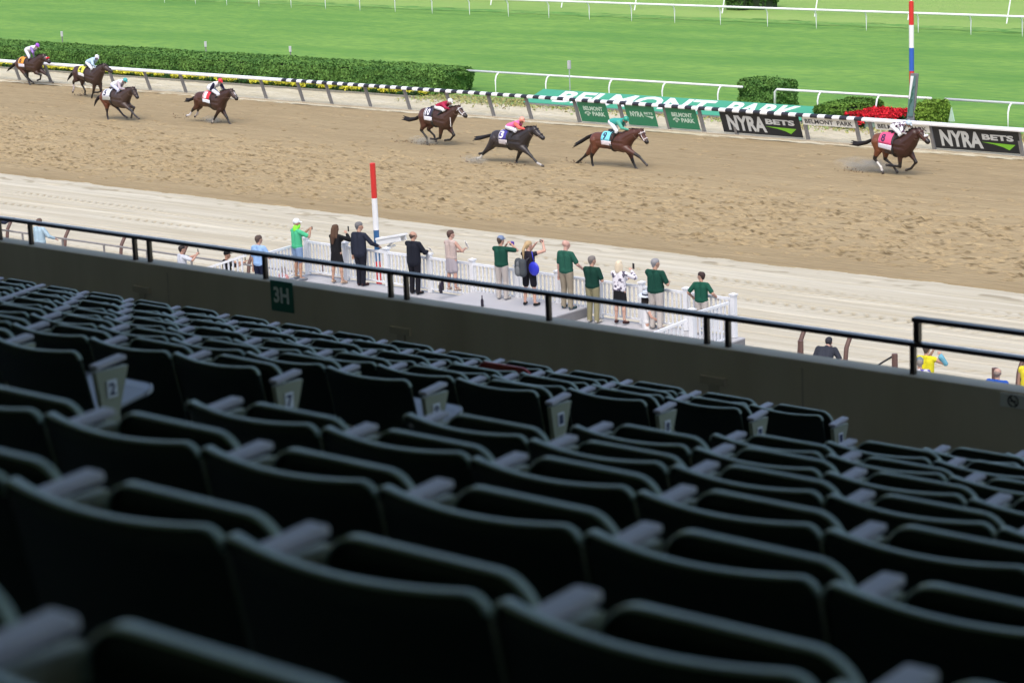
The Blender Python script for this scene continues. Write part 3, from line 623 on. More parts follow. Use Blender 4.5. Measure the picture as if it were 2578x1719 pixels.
# --- hedges, bushes, flowers
def hedge(name, label, cat, x0, x1, y0, y1, h, n, c0, c1, leaf=.08, lean=0, grp=None, ground=.0, rough=.10, taper=0):
    cx, cy = (x0+x1)/2, (y0+y1)/2; e = empty(name, (cx, cy, ground), label, cat, grp)
    hx, hy = (x1-x0)/2, (y1-y0)/2
    q = MB(); q.box((0, 0, h/2-.03), (2*hx-.22, 2*hy-.22, h-.10)); q.build('branches', mat('twig_dark', (.018, .032, .012), .9), e)
    areas = np.array([2*hx*h, 2*hx*h, 4*hx*hy, 2*hy*h, 2*hy*h]); pick = rng.choice(5, n, p=areas/areas.sum()); u = rng.uniform(-1, 1, n); v = rng.uniform(-1, 1, n); C = np.zeros((n, 3)); N = np.zeros((n, 3))
    for k, (f, nv) in enumerate((((lambda u, v: (u*hx, -hy, (v+1)/2*h)), (0, -1, 0)), ((lambda u, v: (u*hx, hy, (v+1)/2*h)), (0, 1, 0)), ((lambda u, v: (u*hx, v*hy, h+0*u)), (0, 0, 1)), ((lambda u, v: (-hx, u*hy, (v+1)/2*h)), (-1, 0, 0)), ((lambda u, v: (hx, u*hy, (v+1)/2*h)), (1, 0, 0)))):
        s = pick == k; P = f(u[s], v[s]); C[s] = np.stack([np.broadcast_to(np.asarray(P[0], float), s.sum()), np.broadcast_to(np.asarray(P[1], float), s.sum()), np.broadcast_to(np.asarray(P[2], float), s.sum())], 1); N[s] = nv
    t_ = 1-taper*(1-C[:, 2]/h); C[:, 0] *= t_; C[:, 1] *= t_
    lump = vnoise(C[:, 0]+300+x0, C[:, 1]+C[:, 2]*1.7+90, .8, .5, 71)-.5; lump2 = vnoise(C[:, 0]+300, C[:, 1]+C[:, 2]*2+90, .25, .2, 72)-.5
    if 'open end' in label: C[:, 0] += .36*(C[:, 2]/h-.45)*smooth(hx-2.5, hx, C[:, 0])
    C += N*(lump*rough*1.8+lump2*rough+rng.normal(0, rough*.35, n))[:, None]
    # round the edges
    ex = np.clip(np.abs(C[:, 0])-(hx-.12), 0, 1); ey = np.clip(np.abs(C[:, 1])-(hy-.12), 0, 1); C[:, 2] -= np.where(C[:, 2] > h-.2, (ex+ey)*.5, 0)
    D = N*.9+rng.normal(0, .52, (n, 3)); D /= np.linalg.norm(D, axis=1)[:, None]
    A = np.cross(D, rng.normal(0, 1, (n, 3))); A /= np.linalg.norm(A, axis=1)[:, None]; B = np.cross(D, A)
    s = leaf*rng.uniform(.6, 1.3, n)[:, None]
    mixv = np.clip(.5+.7*lump+rng.normal(0, .17, n), 0, 1)[:, None]
    cols = np.array(c0)*(1-mixv)+np.array(c1)*mixv
    C[:, 2] = np.maximum(C[:, 2], .03)
    quads_mesh('foliage', C, A*s, B*s*.8, cols, M_LEAF, e); return e
HG0, HG1 = (.055, .15, .035), (.155, .30, .065)
jx = at(z2(780, 770)).x
hedge('hedge', 'long clipped green hedge running off the left edge behind the yellow flowers', 'hedge', -133, jx-.15, 87.2, 89.9, 1.22, 120000, HG0, HG1, .052, grp='long clipped hedges', rough=.06)
hedge('hedge', 'shorter length of clipped hedge ending at an open end left of the green board', 'hedge', jx+.15, -82.8, 87.2, 89.9, 1.22, 26000, HG0, HG1, .062, grp='long clipped hedges', rough=.06)
hedge('square_bush', 'tall square clipped bush at the gap in the white turf rail', 'bush', -66.2, -63.9, 89.9, 91.3, 1.32, 14000, HG0, HG1, .05, rough=.10)
hedge('low_box_bush', 'low dark box bush left of the red flower bed', 'bush', -60.2, -58.4, 87.2, 90.0, .82, 10000, (.045, .12, .02), (.14, .26, .04), .048, rough=.07)
hedge('bright_bush', 'bright light green bush right of the finish pole', 'bush', -55.15, -54.35, 87.3, 88.8, 1.12, 10000, (.10, .21, .025), (.22, .34, .05), .052, rough=.11)
hedge('far_round_bush', 'dark round bush beyond the far turf rail, left one of the pair', 'bush', at(z3(2190, 95)).x-.9, at(z3(2190, 95)).x+.75, 128.3, 130, 1.9, 3000, (.03, .085, .02), (.07, .15, .03), .11, grp='dark bushes beyond the turf', rough=.22, taper=.25)
hedge('far_round_bush', 'dark round bush beyond the far turf rail, right one of the pair', 'bush', at(z4(60, 90)).x-1.2, at(z4(60, 90)).x+.9, 128.8, 130.6, 1.9, 3000, (.03, .085, .02), (.07, .15, .03), .11, grp='dark bushes beyond the turf', rough=.22, taper=.25)
hedge('far_low_shrub', 'low dark shrub at the top edge of the picture beyond the far rail', 'shrub', at(z2(1840, 22)).x, at(z2(2060, 28)).x, 130.5, 131.6, .7, 1500, (.02, .05, .02), (.04, .08, .025), .1, rough=.12)
def flowers(name, label, x0, x1, y0, y1, z, hgt, n, col, colv, fs_, leafn, dens=.5):
    gx = rng.uniform(x0, x1, leafn); gy = rng.uniform(y0, y1, leafn); C = np.stack([gx, gy, z+rng.random(leafn)*hgt*.8], 1); A = rng.normal(0, .045, (leafn, 3)); B = rng.normal(0, .045, (leafn, 3))
    cl = np.stack([.02+.03*rng.random(leafn), .05+.06*rng.random(leafn), .015+.01*rng.random(leafn)], 1)
    o1 = (C, A, B, cl)
    fx = rng.uniform(x0, x1, n); fy = rng.uniform(y0, y1, n); k = vnoise(fx+200, fy*2, .45, .5, 91) > dens; fx = fx[k]; fy = fy[k]; m_ = len(fx)
    P = np.repeat(np.stack([fx, fy, z+hgt*(.75+.35*rng.random(m_))], 1), 5, axis=0)+rng.normal(0, fs_*.55, (m_*5, 3)); A2 = rng.normal(0, fs_*.6, (m_*5, 3)); B2 = rng.normal(0, fs_*.6, (m_*5, 3))
    c2_ = np.array(col)[None]*(1+rng.uniform(-colv, colv, (m_*5, 1)))
    C = np.concatenate([C, P]); A = np.concatenate([A, A2]); B = np.concatenate([B, B2]); cc = np.clip(np.concatenate([cl, c2_]), 0, 1)
    o = quads_mesh(name, C, A, B, cc, M_LEAF); tag(o, label, 'flowers', kind='stuff'); return o
flowers('yellow_flowers', 'band of yellow flowers along the foot of the long hedge', -133, at(z2(1610, 825)).x, 86.55, 87.0, .06, .22, 5200, (.62, .60, .06), .3, .055, 16000, .48)
b = MB(); b.box((-108.5+.2, 86.75, .03), (50, .7, .10)); o = b.build('flower_bed_soil', mat('bed_soil', (.025, .02, .015), .95), None); tag(o, kind='structure')
b = MB(); b.box((0, 0, 0), (50, .09, .16), bev=.01); o = b.build('bed_kerb', mat('kerb_grey', (.22, .21, .17), .85, .2, 3)); o.location = (-108.3, 86.36, .06); tag(o, kind='structure')
# raised planter with red flowers
e = empty('planter', (-57.7, 87.3, 0), 'grey green edged raised planter holding the red flowers', 'planter')
PL = [(-60.3, 86.7), (-54.6, 86.7), (-54.9, 87.6), (-56.6, 89.4), (-58.2, 89.2)]
q = MB(); q.prism([(x+57.7, y-87.3, .0) for x, y in PL], (0, 0, .34)); q.build('planter_wall', mat('planter_paint', (.20, .30, .25), .6), e)
q = MB()
for (x0_, y0_), (x1_, y1_) in zip(PL, PL[1:]+PL[:1]): q.tube([(x0_+57.7, y0_-87.3, .37), (x1_+57.7, y1_-87.3, .37)], .05, 4)
q.build('planter_edge', mat('edge_pale', (.5, .5, .48), .6), e)
flowers('red_flowers', 'mass of red flowers filling the raised planter', -58.4, -56.1, 87.0, 89.2, .34, .22, 2600, (.60, .022, .035), .6, .05, 3500, .12)
flowers('red_flowers', 'low red flowers spilling in front of the planter between the white strip signs', -58.6, -57.2, 86.2, 86.65, .1, .32, 260, (.70, .03, .045), .35, .055, 500, .1)
b = MB(); T = [atY(z4(*q_), 88.2) for q_ in ((1735, 912), (1712, 1030), (1760, 1030))]; b.prism(T, (0, .08, 0)); o = b.build('canvas_wedge', mat('pale_green_canvas', (.45, .62, .50), .7)); tag(o, 'small pale green pointed cover beside the bright bush', 'cover')
# --- thin marker posts
for p, lab in ((z1(525, 315), 'small white capped marker post at the hedge, leftmost'), (z1(1740, 400), 'small grey marker post at the hedge above the second pair of horses'), (z2(440, 440), 'small pale marker post at the hedge right of the others')):
    Y_ = 90.4; P = atY((p[0], p[1]), Y_); e = empty('marker_post', (P.x, Y_, 0), lab, 'post', 'marker posts along the hedge')
    tp = atY((p[0], p[1]-14), Y_).z
    q = MB(); q.tube([(0, 0, 0), (0, 0, tp-.22)], .035, 8); q.build('stem', M_GREYP, e)
    q = MB(); q.tube([(0, 0, tp-.30), (0, 0, tp)], .075, 8); q.build('head', mat('marker_white', (.6, .6, .6), .5), e)
P = atY(z3(790, 755), 88.3); tp = atY(z3(785, 515), 88.3).z
e = empty('marker_post', (P.x, 88.3, 0), 'tall thin marker post with a grey box rising behind the green board', 'post', 'marker posts along the hedge')
q = MB(); q.tube([(0, 0, 0), (0, 0, tp-.35)], .03, 8); q.build('stem', mat('stem_grey', (.35, .42, .38), .6), e)
q = MB(); q.box((0, 0, tp-.2), (.14, .14, .40), bev=.02); q.build('head', mat('box_grey', (.45, .45, .47), .6), e)

# ================================================================== BODIES
def cap_mesh(p0, r0, p1, r1, n=12):
    """a capsule with a different radius at each end"""
    p0 = np.array(p0, float); p1 = np.array(p1, float); d = p1-p0; l = np.linalg.norm(d)
    if l < 1e-5: d = np.array([0, 0, 1e-4]); l = 1e-4; p1 = p0+d
    d = d/l; a = np.cross(d, [0, 0, 1.0] if abs(d[2]) < .9 else [1.0, 0, 0]); a /= np.linalg.norm(a); b = np.cross(d, a)
    rings = [(p0-d*r0*math.sin(t), r0*math.cos(t)) for t in (1.45, 1.0, .5)]+[(p0, r0), (p1, r1)]+[(p1+d*r1*math.sin(t), r1*math.cos(t)) for t in (.5, 1.0, 1.45)]
    v = []; f = []
    for c, r in rings:
        for k in range(n):
            an = 2*PI*k/n; v.append(c+(a*math.cos(an)+b*math.sin(an))*r)
    for i in range(len(rings)-1):
        for k in range(n): f.append((i*n+k, i*n+(k+1) % n, (i+1)*n+(k+1) % n, (i+1)*n+k))
    f.append(tuple(range(n-1, -1, -1))); f.append(tuple((len(rings)-1)*n+k for k in range(n)))
    return v, f
def body(name, caps, M, parent, voxel=.014, smooth_it=2, off=(0, 0, 0)):
    """caps: list of (p0, r0, p1, r1, colour) fused into one continuous skin"""
    off = np.array(off, float); b = MB()
    for c in caps: v, f = cap_mesh(np.array(c[0])-off, c[1], np.array(c[2])-off, c[3]); b.add(v, f)
    me = b.mesh('tmp'); o = bpy.data.objects.new('tmp', me); COL.objects.link(o)
    md = o.modifiers.new('r', 'REMESH'); md.mode = 'VOXEL'; md.voxel_size = voxel
    if smooth_it: ms = o.modifiers.new('s', 'SMOOTH'); ms.iterations = smooth_it; ms.factor = .5
    dg = bpy.context.evaluated_depsgraph_get(); dg.update()
    m2 = bpy.data.meshes.new_from_object(o.evaluated_get(dg)); bpy.data.objects.remove(o); bpy.data.meshes.remove(me)
    m2.name = name; n = len(m2.vertices); co = np.empty(n*3, np.float32); m2.vertices.foreach_get('co', co); co = co.reshape(-1, 3)
    best = np.full(n, 1e9); cols = np.zeros((n, 4), np.float32); cols[:, 3] = 1
    for c in caps:
        p0 = np.array(c[0])-off; d = np.array(c[2])-np.array(c[0]); L2 = max(1e-9, d@d); t = np.clip(((co-p0)@d)/L2, 0, 1)
        dist = np.linalg.norm(co-p0-t[:, None]*d, axis=1)-(c[1]+(c[3]-c[1])*t); s = dist < best; best[s] = dist[s]; cols[s, :3] = c[4]
    ca = m2.color_attributes.new('Col', 'FLOAT_COLOR', 'POINT'); ca.data.foreach_set('color', cols.ravel())
    m2.shade_smooth(); m2.materials.clear()
    return link(name, m2, parent, [M])
M_SKIN = vmat(.55, 'skin', .35); M_CLOTH = vmat(.85, 'cloth', .2); M_COAT = vmat(.42, 'horse_coat', .5); M_HAIR = vmat(.7, 'hair_strands', .3)
M_GLOSS = vmat(.3, 'glossy_gear', .5)
V = Vector
def lerp(a, b, t): return a+(b-a)*t
def ik(S, Wp, l1, l2, pole):
    d = Wp-S; L = d.length; mx_ = (l1+l2)*.999
    if L > mx_: Wp = S+d*(mx_/L); d = Wp-S; L = mx_
    u = d/L; a = (l1*l1-l2*l2+L*L)/(2*L); h = math.sqrt(max(0, l1*l1-a*a)); p = pole-u*pole.dot(u)
    p = p.normalized() if p.length > 1e-4 else V((0, 0, -1)); return S+u*a+p*h, Wp
def hand_caps(Wr, d, side, col, k=1.0, curl=.5):
    """palm, four bent fingers of unequal length and a thumb leaving the side of the palm"""
    d = d.normalized(); lat = d.cross(V((0, 0, 1))); lat = lat.normalized() if lat.length > .1 else V((1, 0, 0)); nrm = lat.cross(d)
    out = [(Wr, .024*k, Wr+d*.05*k, .030*k, col), (Wr+d*.03*k+lat*.02*k, .016*k, Wr+d*.085*k+lat*.028*k, .013*k, col), (Wr+d*.03*k-lat*.02*k, .016*k, Wr+d*.085*k-lat*.028*k, .013*k, col)]
    for j, ln in enumerate((.062, .074, .070, .054)):
        b0 = Wr+d*.085*k+lat*(j-1.5)*.021*k; m_ = b0+(d*.9-nrm*curl*.4)*ln*.55*k; e_ = m_+(d*(1-curl)-nrm*curl)*ln*.5*k
        out += [(b0, .0105*k, m_, .0095*k, col), (m_, .0095*k, e_, .0085*k, col)]
    t0 = Wr+d*.03*k-lat*side*.028*k; t1 = t0+(d*.6-lat*side*.8)*.035*k; out += [(t0, .013*k, t1, .011*k, col), (t1, .011*k, t1+(d*.9-nrm*.3)*.032*k, .0095*k, col)]
    return out
def head_caps(c, fwd, up, col, k=1.0):
    f_ = fwd.normalized(); u = up.normalized(); l = f_.cross(u).normalized(); P = lambda a, b, d: c+f_*a*k+u*b*k+l*d*k
    out = [(P(-.02, .035, 0), .082*k, P(.02, .02, 0), .078*k, col), (P(.02, -.02, 0), .068*k, P(.045, -.075, 0), .042*k, col), (P(.095, .0, 0), .012*k, P(.108, -.03, 0), .015*k, col)]
    for s in (-1, 1): out += [(P(-.005, .0, s*.078), .012*k, P(-.008, -.035, s*.076), .010*k, col), (P(.085, .028, s*.03), .014*k, P(.082, .028, s*.032), .012*k, col)]
    out += [(P(.088, -.055, -.018), .009*k, P(.088, -.055, .018), .009*k, (col[0]*.8, col[1]*.5, col[2]*.5))]
    return out
def person(px, z, Y=None, h=1.75, face=0.0, look=None, label='', top='shirt', tc=(.02, .14, .09), sleeve=.45, bot='trousers', bc=(.45, .4, .32), hair='short', hc=(.08, .06, .05), skin=(.50, .30, .22), shoe=(.05, .05, .05), RH=None, LH=None, stance=.12, build=1.0, cap=None, gaiter=None, lean=0.0, extra=None, hairlen=0, name='person', bend=0.0, curl=.6, heel=0, legs_skin=False):
    look = (face if look is None else look)-28; face = face-24
    P = atY(px, Y) if Y is not None else at(px, z)
    if Y is not None: P.z = z
    k = h/1.75; e = empty(name, (P.x, P.y, z), label, 'person'); e.rotation_euler[2] = -math.radians(face)
    B = lambda x, y, z_: V((x*k, y*k, z_*k)); w = build
    R = Matrix.Rotation(bend, 3, 'X')  # bend forward about the hips
    def T(x, y, z_):
        p = V((x, y+lean*max(0, z_-.9), z_))
        if bend and z_ > .92: p = R @ (p-V((0, 0, .92)))+V((0, 0, .92))
        return p*k
    hip = {s: B(s*.095, 0, .93) for s in (-1, 1)}; ank = {s: B(s*stance, -.02-.02*s, .09+heel*.05) for s in (-1, 1)}
    kn = {s: lerp(hip[s], ank[s], .5)+B(0, .03, 0) for s in (-1, 1)}; toe = {s: ank[s]+B(s*.04, .15, -.05-heel*.05) for s in (-1, 1)}
    sh = {s: T(s*.178*w, 0, 1.405) for s in (-1, 1)}; neck = T(0, -.01, 1.47); hd = T(0, .03, 1.625)
    hands = {}; elb = {}
    for s, H in ((1, RH), (-1, LH)):
        if H is None: H = (.27*s, .04, .80)
        pole = V((s*.6, -.5, -.6)); Wt = V(H)*k; elb[s], hands[s] = ik(sh[s], Wt, .30*k, .265*k, pole)
    sk = skin; c = []
    c += [(T(-.06, 0, .98), .115*k*w, T(-.08, 0, 1.32), .095*k*w, sk), (T(.06, 0, .98), .115*k*w, T(.08, 0, 1.32), .095*k*w, sk), (T(-.12, 0, 1.40), .065*k, T(.12, 0, 1.40), .065*k, sk), (neck-V((0, 0, .04)), .055*k, hd, .055*k, sk)]
    lf = (face if look is None else look)-face; a_ = math.radians(lf); c += head_caps(hd, V((math.sin(a_), math.cos(a_), -.05)), V((0, 0, 1)), sk, k)
    for s in (-1, 1):
        c += [(hip[s], .088*k*w, kn[s], .055*k, sk), (kn[s], .054*k, lerp(kn[s], ank[s], .35)-B(0, .012, 0), .056*k, sk), (lerp(kn[s], ank[s], .35), .052*k, ank[s], .034*k, sk), (ank[s], .034*k, toe[s], .028*k, sk)]
        c += [(sh[s], .060*k*w, elb[s], .045*k, sk), (elb[s], .045*k, hands[s], .030*k, sk)]; c += hand_caps(hands[s], (hands[s]-elb[s]), s, sk, k, curl)
    body('body', c, M_SKIN, e, .0105, 1)
    # garments
    g = []
    zl = {'shirt': .90, 'jacket': .80, 'dress': .90, 'tank': .90}[top]
    ow = 1.0*w
    g += [(T(-.065*w, -.0, zl+.10), (.120 if top != 'jacket' else .135)*k*ow, T(-.085, 0, 1.33), .110*k*ow, tc), (T(.065*w, -.0, zl+.10), (.120 if top != 'jacket' else .135)*k*ow, T(.085, 0, 1.33), .110*k*ow, tc), (T(-.135*w, 0, 1.405), .074*k, T(.135*w, 0, 1.405), .074*k, tc), (T(0, -.02, 1.44), .066*k, T(0, 0, 1.38), .09*k, tc), (T(-.07*w, 0, zl+.085), .126*k*ow, T(.07*w, 0, zl+.085), .126*k*ow, tc)]
    if w > 1.1: g += [(T(0, .05, 1.02), .17*k*w, T(0, .03, 1.2), .14*k*w, tc)]
    if sleeve > 0:
        for s in (-1, 1):
            g += [(sh[s], .070*k*w, lerp(sh[s], elb[s], min(1, sleeve/.5*.85)), .066*k, tc)]
            if sleeve > .6: g += [(elb[s], .064*k, lerp(elb[s], hands[s], min(.92, (sleeve-.5)*2)), .048*k, tc)]
    body({'shirt': 'shirt', 'jacket': 'jacket', 'dress': 'dress', 'tank': 'top'}[top], g, extra if extra is not None else M_CLOTH, e, .013, 1)
    L = []
    if bot in ('trousers', 'shorts'):
        L += [(B(-.05, 0, .95), .112*k*w, B(.05, 0, .95), .112*k*w, bc)]
        for s in (-1, 1):
            if bot == 'trousers': L += [(hip[s], .108*k*w, kn[s], .078*k, bc), (kn[s], .078*k, ank[s]-B(0, 0, .02), .066*k, bc)]
            else: L += [(hip[s], .112*k*w, lerp(hip[s], kn[s], .82), .092*k, bc)]
    elif bot == 'skirt':
        for s in (-1, 1): L += [(B(s*.05, 0, .97), .122*k*w, lerp(hip[s], kn[s], hairlen*0+.78), .098*k, bc)]
        L += [(B(-.08, 0, .60), .08*k, B(.08, 0, .60), .08*k, bc), (B(0, 0, .95), .12*k, B(0, 0, .6), .10*k, bc)]
    if L: body({'trousers': 'trousers', 'shorts': 'shorts', 'skirt': 'skirt'}[bot], L, M_CLOTH, e, .014, 1)
    for s in (-1, 1): body('shoe', [(ank[s]-B(0, .03, .035+heel*.03), .042*k, toe[s]+B(0, .02, 0), .038*k, shoe)], M_CLOTH, e, .012, 1)
    f_ = V((math.sin(a_), math.cos(a_), 0)); l_ = V((f_.y, -f_.x, 0)); Hh = []
    if hair != 'none':
        Hh = [(hd-f_*.03*k+V((0, 0, .045*k)), .090*k, hd+f_*.015*k+V((0, 0, .055*k)), .082*k, hc), (hd-f_*.045*k+V((0, 0, .02*k)), .078*k, hd-f_*.045*k-V((0, 0, .04*k)), .055*k, hc)]
        if hair == 'long': Hh += [(hd-f_*.06*k, .085*k, hd-f_*.10*k-V((0, 0, .22*k)), .085*k, hc), (hd-f_*.10*k-V((0, 0, .22*k)), .085*k, hd-f_*.13*k-V((0, 0, (.42+hairlen)*k)), .035*k, hc), (hd-l_*.06*k, .05*k, hd-l_*.08*k-V((0, .05*k, .25*k)), .04*k, hc), (hd+l_*.06*k, .05*k, hd+l_*.08*k-V((0, .05*k, .25*k)), .04*k, hc)]
        if hair == 'bob': Hh += [(hd-f_*.04*k, .095*k, hd-f_*.06*k-V((0, 0, .14*k)), .085*k, hc), (hd-l_*.07*k, .05*k, hd-l_*.08*k-V((0, 0, .14*k)), .04*k, hc), (hd+l_*.07*k, .05*k, hd+l_*.08*k-V((0, 0, .14*k)), .04*k, hc)]
        if hair == 'pony': Hh += [(hd-f_*.10*k+V((0, 0, .02*k)), .045*k, hd-f_*.17*k-V((0, 0, .10*k)), .042*k, hc), (hd-f_*.17*k-V((0, 0, .10*k)), .042*k, hd-f_*.17*k-V((0, 0, .34*k)), .016*k, hc)]
        if hair == 'ring': Hh = [(hd-f_*.045*k+V((0, 0, .0)), .080*k, hd-f_*.045*k-V((0, 0, .04*k)), .055*k, hc), (hd-l_*.055*k, .035*k, hd-l_*.055*k-f_*.03*k, .035*k, hc), (hd+l_*.055*k, .035*k, hd+l_*.055*k-f_*.03*k, .035*k, hc)]
        body('hair', Hh, M_HAIR, e, .012, 1)
    if cap:
        body('cap', [(hd-f_*.012*k+V((0, 0, .062*k)), .096*k, hd+f_*.012*k+V((0, 0, .068*k)), .088*k, cap), (hd+f_*.08*k+V((0, 0, .055*k)), .018*k, hd+f_*.155*k+V((0, 0, .04*k)), .014*k, cap), (hd+f_*.08*k+l_*.04*k+V((0, 0, .05*k)), .016*k, hd+f_*.135*k+l_*.03*k+V((0, 0, .04*k)), .012*k, cap), (hd+f_*.08*k-l_*.04*k+V((0, 0, .05*k)), .016*k, hd+f_*.135*k-l_*.03*k+V((0, 0, .04*k)), .012*k, cap)], M_CLOTH, e, .010, 1)
    if gaiter: body('neck_gaiter', [(neck-V((0, 0, .01)), .085*k, neck+V((0, 0, .05*k)), .078*k, gaiter), (hd+f_*.06*k-V((0, 0, .05*k)), .05*k, hd+f_*.05*k-V((0, 0, .10*k)), .05*k, gaiter)], M_CLOTH, e, .011, 1)
    e['_h'] = 0; del e['_h']
    bpy.context.view_layer.update(); MW = e.matrix_world
    return e, {s: MW @ hands[s] for s in (-1, 1)}, {s: MW @ elb[s] for s in (-1, 1)}, MW @ hd
def held(name, label, cat, pos, size, M, rot=(0, 0, 0), bev=.004):
    q = MB(); q.box((0, 0, 0), size, bev=bev); o = q.build(name, M); o.location = pos; o.rotation_euler = rot; tag(o, label, cat); return o
M_PHONE = mat('phone_black', (.02, .02, .025), .3); M_PAPER = mat('paper', (.82, .82, .80), .7, .03); 

def crowd(px, ztop=0, h=1.7, **kw):
    """stand a person on the ground so that the top of the head is seen at px"""
    zg = kw.pop('zg', 0.0); T = at(px, zg+kw.pop('ph', h))
    v = visible_px(V((T.x, T.y, zg))); return person(v, zg, h=h, **kw)
# --- white viewing platform
def pf(p, z): return at(p, z)
plat = empty('viewing_platform', (-42, 45, 0), 'grey decked spectator platform with a raised middle, edged by white picket railings', 'platform')
M_DECK = mat('deck_grey', (.42, .42, .44), .75, .06, 2, .001, 60); M_FASC = mat('deck_side', (.20, .20, .21), .8, .1)
for nm, x0, x1, z in (('left_deck', -49.95, -43.3, 1.58), ('middle_deck', -43.3, -39.35, 1.80), ('right_deck', -39.35, -34.45, 1.54)):
    q = MB(); q.box(((x0+x1)/2+42, 44.80-45-1.0, z/2-.0), (x1-x0, 6.05, z-.06)); q.build('base', M_FASC, plat)
    q = MB(); q.box(((x0+x1)/2+42, 44.80-45-1.0, z-.02), (x1-x0-.004, 6.08, .04)); q.build('deck', M_DECK, plat)
    for k in range(1, 4):
        pass
M_VIN = mat('white_vinyl', (.78, .80, .84), .4, .03, 3)
def picket(label, pts, zt, zb, posts_, grp='white picket railings round the platform', post_over=.10):
    """a white picket railing from point to point; pts: (x, y, base z)"""
    a, b_ = V(pts[0]), V(pts[1]); e = empty('picket_railing', a, label, 'railing', grp); d = b_-a; L = V((d.x, d.y, 0)).length; n = max(2, int(L/.135))
    off = lambda t, z_: V((d.x*t, d.y*t, d.z*t+z_))
    for nm, z_, r in (('top_rail', zt, .045), ('bottom_rail', zb, .032)):
        q = MB(); q.tube([off(0, z_), off(1, z_)], r, 4); q.build(nm, M_VIN, e)
    q = MB()
    for k in range(1, n):
        p = off(k/n, 0); q.box((p.x, p.y, p.z+(zt+zb)/2), (.038, .038, zt-zb))
    q.build('pickets', M_VIN, e)
    for t in posts_:
        p = off(t, 0); q = MB(); q.box((p.x, p.y, p.z+(zt+post_over)/2), (.125, .125, zt+post_over)); q.box((p.x, p.y, p.z+zt+post_over+.02), (.17, .17, .04)); 
        q.add([(p.x-.06, p.y-.06, p.z+zt+post_over+.04), (p.x+.06, p.y-.06, p.z+zt+post_over+.04), (p.x+.06, p.y+.06, p.z+zt+post_over+.04), (p.x-.06, p.y+.06, p.z+zt+post_over+.04), (p.x, p.y, p.z+zt+post_over+.075)], [(0, 1, 4), (1, 2, 4), (2, 3, 4), (3, 0, 4)]); q.build('post', M_VIN, e)
xsP = [-49.78, -48.20, -46.57, -44.95, -43.36, -41.75, -40.35, -38.95, -37.56, -36.15, -34.70]
def tt(x): return (x-xsP[0])/(xsP[-1]-xsP[0])
picket('long white picket railing along the track side of the platform', ((xsP[0], 46.72, 1.60), (xsP[-1], 46.72, 1.55)), .95, .10, [tt(x) for x in xsP])
picket('white picket railing closing the right end of the platform', ((-34.69, 46.5, 1.48), (-34.69, 45.03, 1.48)), .97, .10, [1.0])
picket('white picket railing at the near right corner stepping down off the platform', ((-34.80, 44.95, 1.35), (-35.3, 42.2, 1.0)), .95, .10, [.55], post_over=.04)
picket('short white picket railing at the left end of the platform behind the man in green', ((-49.78, 46.5, 1.6), (-49.5, 44.55, 1.6)), .93, .10, [1.0])
picket('white picket stair railing left of the platform beside the man in light blue', ((-49.9, 44.5, 1.60), (-52.8, 43.4, .6)), .93, .10, [], post_over=.04)
q = MB()
for k in range(7): q.box((-50.1-.32*k, 43.2, .75-.12*k), (.34, 1.9, 1.5-.24*k-.0))
o = q.build('platform_stairs', M_FASC); tag(o, 'grey stairs climbing to the left end of the platform', 'stairs')
q = MB(); q.tube([(0, 0, 0), (0, 0, .17), (0, 0, .22), (0, 0, .30)], [.04, .04, .016, .016], 10); o = q.build('bottle', mat('bottle_dark', (.02, .015, .03), .2), smooth=True); bp0 = at(z6(2065, 1082), 1.80); o.location = bp0; tag(o, 'dark bottle standing alone on the middle of the deck', 'bottle')
for kk_, (qx, qy, hh) in enumerate(((1700, 905, .34), (1737, 900, .26), (1665, 935, .3))):
    q = MB(); q.tube([(0, 0, 0), (0, 0, hh*.6), (0, 0, hh*.78), (0, 0, hh)], [.045, .045, .018, .018], 10); o = q.build('bottle', mat('bottle_dark'), smooth=True); pp = at(z6(qx, qy+45), 1.80); o.location = (pp.x, 46.35-.15*kk_, 1.80)
    tag(o, ['tallest dark bottle by the pickets behind the beige dress woman', 'middle dark bottle by the pickets left of the beige dress', 'low dark bottle by the pickets nearest the dark suit man'][kk_], 'bottle')

DG, GRN = (.010, .068, .047), (.009, .060, .042)
SK1, SK2 = (.52, .31, .23), (.45, .26, .18)
e, h_, el, hd = person(z6(515, 855), 1.59, h=1.74, face=35, look=80, label='person in a bright green shirt, white cap and blue shorts holding a phone up', tc=(.08, .50, .26), bot='shorts', bc=(.22, .33, .52), cap=(.8, .82, .85), gaiter=(.30, .95, .08), RH=(.22, .34, 1.42), LH=(.10, .36, 1.42), shoe=(.2, .22, .25), stance=.16, hair='none', skin=SK2)
held('phone', 'dark phone held up by the person in bright green', 'phone', (h_[1]+h_[-1])/2+V((.05, .05, .05)), (.15, .015, .08), M_PHONE, (0, 0, -.6))
e, h_, el, hd = person(z6(845, 888), 1.59, h=1.68, face=10, look=40, label='person with long brown hair in a short black dress filming with a phone', top='dress', tc=(.012, .012, .014), sleeve=.9, bot='skirt', bc=(.012, .012, .014), hair='long', hc=(.10, .055, .035), RH=(.20, .30, 1.45), LH=(.10, .30, 1.30), shoe=(.45, .33, .25), heel=1, stance=.17, skin=SK1, build=.88)
held('phone', 'black phone held upright by the person in the black dress', 'phone', h_[1]+V((.03, .05, .12)), (.075, .012, .15), M_PHONE, (0, 0, -.3))
e, h_, el, hd = person(z6(1045, 905), 1.59, h=1.80, face=15, look=70, label='person with grey hair in a dark navy suit leaning a hand on the railing', top='jacket', tc=(.022, .026, .045), sleeve=1.0, bc=(.012, .013, .022), hair='short', hc=(.16, .16, .17), RH=(.36, .34, 1.06), shoe=(.05, .02, .02), skin=SK1, stance=.08)
